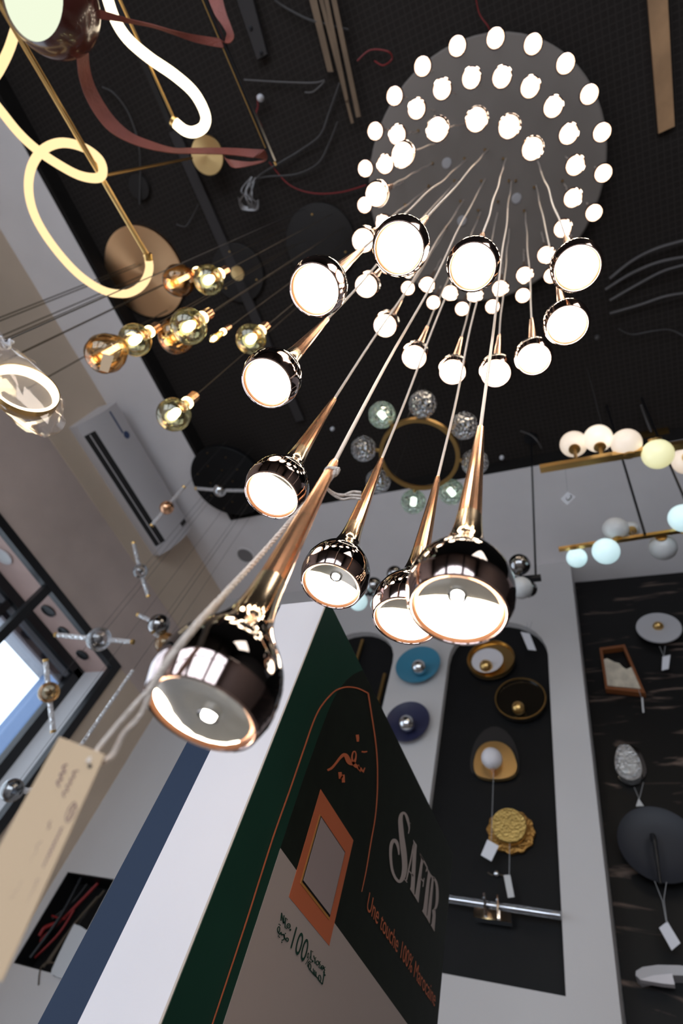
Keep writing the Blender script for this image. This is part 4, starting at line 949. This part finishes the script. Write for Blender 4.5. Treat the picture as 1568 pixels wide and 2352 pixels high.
# big black dish
p = ony(1512, 1942, YQ - .06); r = rad(1512, 1942, 1512 - 92, 1942, YQ - .06)
t = thing('black_disc_wall_lamp', V((p.x, YQ, p.z)), 'large matt black dish wall lamp with a slim arm on the black marble', 'wall lamp')
obj('dish', MB().lathe([(0, -.03), (r * .5, -.02), (r * .85, 0), (r, .02), (r * 1.0, .026), (r * .85, .008), (r * .5, -.008), (0, -.012)], p, AX, 56), mat('matt_blue_black', (.018, .020, .028), .55), t)
obj('arm', MB().tube(smooth_path([ony(1498, 1918, YQ - .13), ony(1502, 1932, YQ - .14), ony(1508, 1970, YQ - .14), ony(1516, 2030, YQ - .14)], 5), [.014] * 6 + [.011] * 5 + [.008] * 5, 10), M['black'], t)
obj('arm_foot', MB().tube([ony(1498, 1920, YQ - .13), ony(1498, 1920, YQ - .04)], .014, 12), M['black'], t)
pricetag([(1513, 2131), (1532, 2116), (1562, 2166), (1542, 2183)], [[(1503, 2024), (1521, 2070), (1530, 2120)], [(1530, 2026), (1524, 2066), (1531, 2118)]], YQ - .10, 'white price tag hanging lowest on the marble, under the black dish')
# white shelf lamp at the bottom
t = thing('shelf_wall_lamp', ony(1510, 2240, YQ), 'white curved shelf-like wall lamp near the bottom right corner', 'wall lamp')
zt = ony(1510, 2240, YQ - .1).z
P_ = on(YQ - .0, [(1467, 2250), (1458, 2240), (1460, 2228), (1475, 2219), (1510, 2216), (1560, 2217), (1600, 2224), (1600, 2235), (1548, 2232), (1550, 2262), (1520, 2258), (1490, 2253)])
obj('shelf', MB().slab(on(YQ - .09, [(1470, 2250), (1459, 2240), (1460, 2230), (1475, 2221), (1510, 2216), (1560, 2217), (1620, 2228), (1620, 2244), (1560, 2240), (1520, 2240)]), AX, .085), M['white_disc'], t, smooth=30)
obj('shade_panel', MB().slab(on(YQ - .095, [(1468, 2250), (1500, 2240), (1543, 2236), (1549, 2262), (1520, 2259)]), AX, .04), M['stand_white'], t, smooth=0)

# ================================================================== CEILING CLUTTER
def ceil_strip(poly, mt, lb, name='ceiling_strip', z=5.53, th=.02, g=None):
    q = [onz(x, y, z) for x, y in poly]; c = sum(q, V()) / len(q)
    return tag(obj(name, MB().slab(q, (0, 0, -1), th), M[mt], origin=c, smooth=0), lb, 'strip' if name == 'ceiling_strip' else 'plank', g)
ceil_strip([(1482, -60), (1530, -60), (1549, 290), (1512, 307)], 'wood', 'pale wooden plank fixed to the ceiling at the top right', 'wooden_plank', 5.52)
p = thing('metal_plate_bar', onz(585, 70, 5.5), 'dark metal bar with two bolts on the ceiling, left of the brass slats', 'bar')
obj('bar', MB().slab([onz(530, -40, 5.50), onz(570, -40, 5.50), onz(613, 124, 5.50), onz(590, 137, 5.50)], (0, 0, -1), .03), M['grey_metal'], p, smooth=0)
for x, y in ((576, 65), (600, 122)): obj('bolt', MB().lathe([(0, -.01), (.01, -.008), (.012, 0), (0, 0)], onz(x, y, 5.50), seg=8), M['black_metal'], p)
for i, (a, b, c_, d_, mt, lb) in enumerate((((700, -40), (718, -40), (765, 165), (752, 165), 'tan_strip', 'leftmost brass slat of the bundle on the ceiling'), ((722, -40), (732, -40), (812, 282), (806, 284), 'tan_strip', 'longest thin brass slat in the middle of the ceiling bundle'),
        ((736, -40), (746, -40), (800, 230), (792, 230), 'tan_strip', 'short brass slat right of the longest one'), ((752, -40), (764, -40), (828, 268), (818, 270), 'tan_strip', 'rightmost brass slat of the ceiling bundle'))):
    ceil_strip([a, b, c_, d_], mt, lb, 'ceiling_strip', 5.50 - .012 * i, .01, 'brass slats on the ceiling')
def wire(pts, r, mt, lb, z=5.50, name='loose_wire'):
    q = [onz(x, y, z + (.02 if i % 2 else 0)) for i, (x, y) in enumerate(pts)]
    return tag(obj(name, MB().tube(smooth_path(q, 6), r, 6), M[mt], origin=q[0]), lb, 'wire', 'loose wires under the black ceiling')
wire([(780, 190), (755, 260), (735, 310), (690, 345), (640, 375), (600, 400), (585, 415)], .006, 'grey_wire', 'grey wire curving from the brass slats down to the crumpled film')
wire([(775, 280), (755, 330), (730, 375), (680, 400), (620, 405), (590, 410)], .005, 'grey_wire', 'lower grey wire sweeping beside the first into the crumpled film')
wire([(618, 372), (640, 400), (665, 425), (700, 440), (740, 445), (790, 440), (840, 425)], .004, 'red_wire', 'thin red wire sagging between the strap end and the rings')
wire([(590, 220), (592, 245), (588, 262), (600, 290)], .005, 'red_wire', 'short red wire under the white connector')
wire([(560, 183), (640, 188), (720, 190), (745, 185), (720, 210), (700, 212)], .004, 'pale_wire', 'straight grey wire ending in a curl at the top')
wire([(630, 0), (660, 20), (710, 45), (760, 58), (800, 68)], .006, 'grey_wire', 'grey cable crossing behind the brass slats at the top')
wire([(320, 470), (322, 400), (318, 330), (295, 260), (262, 215), (235, 200)], .005, 'grey_wire', 'dark cable above the leather strap')
wire([(455, 470), (440, 500), (425, 520), (405, 515)], .004, 'grey_wire', 'short dark wire end near the brass ceiling disc')
wire([(820, 140), (850, 115), (890, 118), (900, 135), (880, 150), (860, 140)], .004, 'red_wire', 'looped dull red wire left of the topmost ring lamps')
wire([(1090, -20), (1100, 30), (1120, 60), (1128, 80)], .003, 'red_wire', 'red wire coming in from the top above the ring lamps')
wire([(1400, 640), (1450, 600), (1510, 570), (1600, 545)], .009, 'pale_wire', 'upper pale cable fanning out at the right of the rings')
wire([(1390, 665), (1450, 628), (1520, 600), (1610, 585)], .009, 'pale_wire', 'second pale cable fanning out at the right of the rings')
wire([(1400, 690), (1470, 650), (1530, 620), (1610, 600)], .008, 'pale_wire', 'third pale cable fanning out at the right of the rings')
wire([(1400, 720), (1470, 700), (1530, 680), (1600, 670)], .008, 'pale_wire', 'lowest pale cable fanning out at the right of the rings')
wire([(1420, 755), (1450, 768), (1500, 760), (1540, 758), (1580, 778)], .004, 'grey_wire', 'wavy grey wire at the right edge above the opal globes')
wire([(1195, 990), (1220, 1000), (1235, 1015), (1243, 1030)], .005, 'pale_wire', 'short curved pale wire end left of the lit opal globes')
wire([(1472, 930), (1482, 960), (1495, 992)], .007, 'pale_wire', 'pale wire dropping towards the brass ceiling box')
p = onz(598, 225, 5.48); tag(obj('wire_connector', MB().sphere(p, .022, 12, sz=1.4), M['tag_white'], origin=p), 'small white wire connector on the ceiling near the top left bar', 'connector')
p = onz(1371, 775, 5.48); tag(obj('wire_connector', MB().sphere(p, .018, 12, sz=1.3), M['grey_wire'], origin=p), 'small grey wire connector on the ceiling right of the rightmost large lamp', 'connector')
p = onz(1152, 1051, 5.48); tag(obj('wire_connector', MB().sphere(p, .018, 12, sz=1.3), M['tag_white'], origin=p), 'small white wire connector beside the crackled ball at the right of the brass hoop', 'connector')
p = onz(763, 985, 5.48); tag(obj('wire_connector', MB().sphere(p, .018, 12, sz=1.3), M['tag_white'], origin=p), 'small white wire connector on the ceiling left of the crackled balls', 'connector')
t = thing('crumpled_film', onz(570, 450, 5.48), 'crumpled transparent film hanging from the ceiling wires', 'film')
rnd = random.Random(11)
for k in range(7):
    q = [onz(585 + rnd.uniform(-12, 12), 412 + rnd.uniform(-6, 6), 5.46), onz(565 + rnd.uniform(-14, 14), 440, 5.42), onz(570 + rnd.uniform(-22, 24), 462, 5.40), onz(572 + rnd.uniform(-24, 24), 484, 5.41)]
    obj('film_fold', MB().tube(smooth_path(q, 4), .006, 5), M['foil'], t)
obj('film_end', MB().ribbon(smooth_path([onz(x, y, 5.40) for x, y in ((546, 452), (552, 478), (568, 484), (592, 482), (594, 458))], 4), smooth_path([onz(x, y, 5.41) for x, y in ((552, 458), (558, 470), (570, 475), (584, 474), (586, 462))], 4), .003), M['foil'], t)

# ================================================================== DISPLAY STAND WITH THE PRINTED SIGN
H = 2.313; TX, TY = -.530, .701; TY2 = 1.752; XW, XB = -.648, -.709
t = thing('display_stand', (TX, TY, 0), 'tall display stand with white and blue sides and a green printed sign face', 'display stand')
obj('body', MB().box((XW, TY, 0), (TX - .004, TY2 - .002, H)), M['stand_white'], t, smooth=0)
obj('side_panel', MB().box((XB, TY + .001, 0), (XW - .0005, TY2 - .01, H - .005)), M['stand_blue'], t, smooth=0)['label'] = 'dark blue side panel'
obj('sign_board', MB().box((TX - .0038, TY - .0008, 0), (TX - .0006, TY2, H + .0005)), M['board_edge'], t, smooth=0)
hz = H
pg = lambda L, k, th=.0004: MB().slab([V((TX + .0006 * k + .0002, p.y, p.z)) for p in [onx(x, y, TX) for x, y in L]], (1, 0, 0), th)
sheet = None
def part(name, mb, mt, lab=None):
    o = obj(name, mb, M[mt], sheet or t, smooth=0)
    if lab: o['label'] = lab
    return o
sheet = part('printed_sheet', MB().box((TX - .0005, TY + .0005, 0), (TX + .0002, TY2 - .0005, hz - .0005)), 'print_green')
def yz(x, y): p = onx(x, y, TX); return (p.y, p.z)
bd = [(643, 1948), (661, 1892), (680, 1836), (697, 1785), (714, 1738), (733, 1685), (752, 1636), (766, 1604), (779, 1582), (795, 1562), (812, 1548), (832, 1539)]
B2 = [yz(*q) for q in bd]
low = yz(935, 2352)
dk = B2 + [(TY2 - .0006, hz - .0006)]
top_y = B2[-1][0]
dk = B2 + [(top_y + .02, hz - .0006), (TY2 - .0006, hz - .0006), (TY2 - .0006, 1.2)]
cr0 = B2[0]; cr1 = low; sl = (cr1[1] - cr0[1]) / (cr1[0] - cr0[0])
dk[-1] = (TY2 - .0006, cr0[1] + sl * (TY2 - cr0[0]))
L3 = lambda L, k: [V((TX + .0002 + .0006 * k, a, b)) for a, b in L]
part('dark_arch_print', MB().slab(L3(dk, 1), (1, 0, 0), .0004), 'print_dark', 'near-black printed arch')
part('cream_print', MB().slab(L3([cr0, (TY2 - .0006, dk[-1][1]), (TY2 - .0006, 0.01), (cr0[0], .01)], 1), (1, 0, 0), .0004), 'print_cream', 'cream lower field of the print')
# strokes of the print: pixel path with widths -> flat polygon on the sign
def stroke(L, k, name, mt, sm=True, conv=None):
    P = [(V((x, y, 0)), w_) for x, y, w_ in L]
    if sm and len(P) > 2:
        q = smooth_path([V((a.x, a.y, w_)) for a, w_ in P], 6); P = [(V((a.x, a.y, 0)), max(.3, a.z)) for a in q]
    e1 = []; e2 = []; n = len(P)
    for i, (p, w_) in enumerate(P):
        d = (P[min(i + 1, n - 1)][0] - P[max(i - 1, 0)][0]).normalized(); nn = V((-d.y, d.x, 0)); e1.append(p + nn * w_ / 2); e2.append(p - nn * w_ / 2)
    f = lambda a: (lambda q: V((TX + .0002 + .0006 * k, q.y, q.z)))(onx(*(conv(a.x, a.y) if conv else (a.x, a.y)), TX))
    A_ = [f(a) for a in e1]; B_ = [f(a) for a in e2]; mb = MB(); n = len(A_)
    off_ = V((.0004, 0, 0)); vs = []; fs = []
    for a, b in zip(A_, B_): vs += [a, b, b - off_, a - off_]
    for i in range(n - 1):
        for j in range(4): j2 = (j + 1) % 4; fs.append((i * 4 + j, i * 4 + j2, i * 4 + 4 + j2, i * 4 + 4 + j))
    fs += [(3, 2, 1, 0), tuple((n - 1) * 4 + j for j in range(4))]
    mb.add(vs, fs); return mb
def join(mbs):
    m = MB()
    for x in mbs: m.add(x.v, x.f)
    return m
c1 = lambda x, y: (560 + x / 2.9327, 1550 + y / 2.9327)
arch_l = [(-220, 2352, 8), (0, 1690, 9), (100, 1375, 9), (200, 1065, 9), (300, 785, 9), (400, 495, 9), (450, 350, 9), (490, 255, 9), (535, 185, 9), (600, 115, 9), (650, 90, 9), (700, 82, 9), (765, 92, 9), (832, 124, 9)]
arch_r = [(832, 124, 9), (852, 250, 8), (878, 420, 8), (892, 560, 7), (895, 690, 7), (892, 820, 7), (878, 970, 6), (850, 1130, 6), (818, 1320, 5), (788, 1460, 3)]
part('orange_arch_line', join([stroke(arch_l, 3, '', '', True, c1), stroke(arch_r, 3, '', '', True, c1)]), 'print_orange', 'thin orange arch outline')
cal = [stroke([(557, 643, 14), (585, 628, 15), (612, 598, 14), (640, 562, 16), (665, 540, 22), (684, 548, 30), (700, 580, 34), (718, 597, 26), (735, 592, 18), (746, 568, 11), (750, 538, 8), (742, 516, 8), (730, 522, 8), (723, 548, 9), (726, 580, 14), (742, 608, 24), (762, 622, 18), (772, 640, 16)], 3, '', '', True, c1),
       stroke([(765, 605, 8), (770, 630, 12), (776, 650, 14), (784, 625, 7), (790, 645, 13), (797, 655, 11), (810, 625, 5)], 3, '', '', False, c1),
       stroke([(758, 403, 20), (761, 425, 20), (762, 450, 14)], 3, '', '', False, c1), stroke([(788, 517, 10), (806, 520, 11), (825, 516, 8)], 3, '', '', False, c1),
       stroke([(641, 655, 22), (645, 700, 22)], 3, '', '', False, c1), stroke([(645, 700, 10), (660, 680, 10)], 3, '', '', False, c1), stroke([(662, 672, 20), (665, 725, 20)], 3, '', '', False, c1)]
part('orange_calligraphy', join(cal), 'print_orange', 'orange Arabic calligraphy')
# orange square frame with its plate, drawn to scale on the sign
c2 = lambda x, y: (600 + x / 3.563, 1640 + y / 3.563)
def rect(y0_, y1_, z0_, z1_, k, th=.0004): return MB().slab(L3([(y0_, z0_), (y1_, z0_), (y1_, z1_), (y0_, z1_)], k), (1, 0, 0), th)
ya, za = yz(*c2(220, 1495)); yb, zb = yz(*c2(748, 1033))
part('orange_frame_print', rect(ya, yb, za, zb, 2), 'print_orange', 'orange square switch plate print')
ic = [yz(*c2(*q)) for q in ((480, 838), (670, 1140), (548, 1650), (335, 1352))]
iy0 = (ic[0][0] + ic[3][0]) / 2; iy1 = (ic[1][0] + ic[2][0]) / 2; iz1 = (ic[0][1] + ic[1][1]) / 2; iz0 = (ic[2][1] + ic[3][1]) / 2
part('yellow_border_line', rect(iy0 - .006, iy1 + .003, iz0 - .007, iz1 + .002, 3), 'print_yellow')  # thin yellow border printed round the switch key
part('black_outline', rect(iy0 - .002, iy1 + .002, iz0 - .003, iz1 + .002, 4), 'print_black')
part('grey_key_print', rect(iy0, iy1, iz0, iz1, 5), 'print_pinkgrey', 'pale square switch key')
# SAFIR
c3 = lambda x, y: (800 + x / 4.2615, 1800 + y / 4.2615)
S_ = stroke([(580, 488, 6), (588, 440, 12), (582, 395, 20), (570, 345, 26), (552, 300, 22), (528, 286, 24), (508, 310, 34), (502, 365, 42), (507, 440, 46), (517, 540, 50), (530, 640, 54), (541, 740, 52), (543, 830, 50), (530, 905, 44), (505, 950, 32), (478, 952, 26), (445, 910, 24), (420, 840, 24), (408, 750, 24), (405, 670, 26), (412, 600, 30), (430, 560, 34), (452, 560, 34), (470, 590, 28), (482, 640, 20), (486, 695, 10)], 3, '', '', True, c3)
serS = stroke([(577, 395, 6), (600, 385, 6)], 3, '', '', False, c3)
def poly(L): return MB().slab([V((TX + .0002 + .0018, q.y, q.z)) for q in [onx(*c3(*p), TX) for p in L]], (1, 0, 0), .0004)
A_ = [poly([(627, 548), (662, 600), (655, 700), (636, 1098), (596, 1030), (603, 1010), (622, 700), (632, 585)]), stroke([(633, 590, 12), (600, 760, 12), (560, 945, 10)], 3, '', '', False, c3), stroke([(583, 850, 10), (628, 905, 10)], 3, '', '', False, c3), stroke([(542, 935, 8), (567, 966, 8)], 3, '', '', False, c3)]
F_ = [poly([(692, 678), (730, 745), (718, 800), (678, 1166), (634, 1092), (648, 1080), (705, 740)]), stroke([(695, 690, 12), (730, 755, 14), (764, 822, 12), (752, 862, 5)], 3, '', '', False, c3), stroke([(695, 915, 10), (726, 958, 10)], 3, '', '', False, c3), stroke([(733, 925, 5), (722, 1008, 7)], 3, '', '', False, c3)]
I_ = [poly([(760, 815), (805, 900), (790, 940), (755, 1312), (714, 1246), (725, 1225), (772, 870)])]
Rr_ = [poly([(798, 885), (836, 925), (826, 960), (788, 1370), (750, 1298), (765, 1290), (810, 930)]), stroke([(825, 915, 16), (848, 955, 20), (860, 1010, 24), (863, 1080, 26), (860, 1150, 26), (848, 1210, 20), (826, 1235, 12)], 3, '', '', True, c3), poly([(812, 1235), (842, 1225), (846, 1290), (834, 1448), (800, 1385), (808, 1370), (818, 1290)])]
part('SAFIR_lettering'.lower().replace('safir_', 'large_'), join([S_, serS] + A_ + F_ + I_ + Rr_), 'print_grey', 'pale grey capital lettering')
# set type on the sign
def set_text(txt, y0_, z0_, width, height, k, name, mt, lab=None):
    cu = bpy.data.curves.new('lettering', 'FONT'); cu.body = txt; cu.size = 1; ob = bpy.data.objects.new('lettering', cu); COL.objects.link(ob)
    bpy.context.view_layer.update(); dg = bpy.context.evaluated_depsgraph_get(); me = bpy.data.meshes.new_from_object(ob.evaluated_get(dg))
    vs = [v.co.copy() for v in me.vertices]; fs = [list(p.vertices) for p in me.polygons]; bpy.data.objects.remove(ob)
    if not vs: return None
    x0_ = min(v.x for v in vs); x1_ = max(v.x for v in vs); hh = max(v.y for v in vs)
    bpy.data.meshes.remove(me)
    put = lambda v: V((TX + .0002 + .0006 * k, y0_ + (v.x - x0_) / (x1_ - x0_) * width, z0_ + v.y / hh * height))
    fs.sort(key=lambda f: min(vs[i].x for i in f)); words = [[]]; reach = None        # one part per word
    for f in fs:
        lo = min(vs[i].x for i in f)
        if reach is not None and lo - reach > .17: words.append([])
        words[-1].append(f); reach = max(vs[i].x for i in f) if reach is None else max(reach, max(vs[i].x for i in f))
    for wd in words:
        ids = sorted({i for f in wd for i in f}); mp_ = {i: n_ for n_, i in enumerate(ids)}
        part(name, MB().add([put(vs[i]) for i in ids], [[mp_[i] for i in f] for f in wd]), mt, lab)
set_text('Une touche 100% Marocaine', 1.196, 1.5 + .433, .516, .031, 3, 'tagline_lettering', 'print_orange', 'orange French tagline')
set_text('100', .938, 1.5 + .272, .058, .029, 3, 'number_lettering', 'print_green', 'dark green number')
set_text('%', .998, 1.5 + .272, .016, .016, 3, 'percent_sign', 'print_green', 'dark green percent sign')
ring = lambda x, y, r, w_: [stroke([(x + r * math.cos(a), y + r * 1.35 * math.sin(a), w_) for a in [2 * PI * k / 10 for k in range(11)]], 3, '', '', True, c2)]
sc = lambda L, w_=7, sm=False: stroke([(x, y, w_) for x, y in L], 3, '', '', sm, c2)
tif = [sc([(152, 1690), (158, 1625)]), sc([(158, 1625), (172, 1712)]), sc([(172, 1712), (178, 1645)])] + ring(178, 1703, 4, 6) + [sc([(207, 1682), (190, 1665), (186, 1745), (200, 1755)])] + ring(215, 1732, 13, 7) + ring(215, 1732, 2, 4) + ring(229, 1764, 4, 6)
tif += [sc([(415, 1945), (399, 1932), (397, 2005), (408, 2012)])] + ring(412, 2022, 4, 6) + [sc([(420, 1975), (428, 2002), (440, 1990)]), sc([(432, 2000), (430, 2040)])] + ring(452, 2035, 12, 7) + [sc([(478, 2025), (464, 2030), (474, 2050), (462, 2070), (476, 2078)])] + ring(491, 2072, 11, 7) + [sc([(481, 2068), (501, 2082)]), sc([(517, 2070), (504, 2072), (512, 2095), (500, 2110), (512, 2118)])] + ring(511, 2135, 4, 6)
part('upper_script_lettering', join(tif), 'print_green', 'dark green Tifinagh lettering')
ar = [sc([(126, 1778), (124, 1755), (135, 1738), (143, 1752), (138, 1782), (126, 1778)], 6, True), sc([(126, 1778), (142, 1800), (152, 1785), (160, 1806), (172, 1800), (180, 1822)], 8, True), sc([(180, 1800), (178, 1840), (158, 1850)], 7, True), sc([(182, 1825), (192, 1848), (208, 1858), (212, 1838), (200, 1830), (192, 1848)], 7, True),
      sc([(136, 1715), (139, 1722)], 7), sc([(145, 1722), (148, 1729)], 7), sc([(187, 1790), (190, 1798)], 7), sc([(130, 1812), (133, 1819)], 7), sc([(138, 1822), (141, 1829)], 7), sc([(158, 1862), (161, 1870)], 7)]
part('lower_left_script_lettering', join(ar), 'print_green', 'dark green Arabic word')
ar = [sc([(382, 2080), (378, 2050), (390, 2040), (398, 2060), (394, 2085), (382, 2080)], 6, True), sc([(384, 2084), (420, 2128), (450, 2155), (470, 2185), (492, 2210)], 8), sc([(418, 2080), (420, 2125)], 6), sc([(429, 2094), (430, 2138)], 6), sc([(440, 2106), (440, 2148)], 6), sc([(462, 2170), (462, 2140), (474, 2138), (480, 2165), (474, 2188)], 6, True), sc([(507, 2105), (500, 2160), (492, 2210)], 7), sc([(386, 2018), (389, 2026)], 7), sc([(395, 2026), (398, 2034)], 7)]
part('lower_right_script_lettering', join(ar), 'print_green', 'dark green Arabic word')
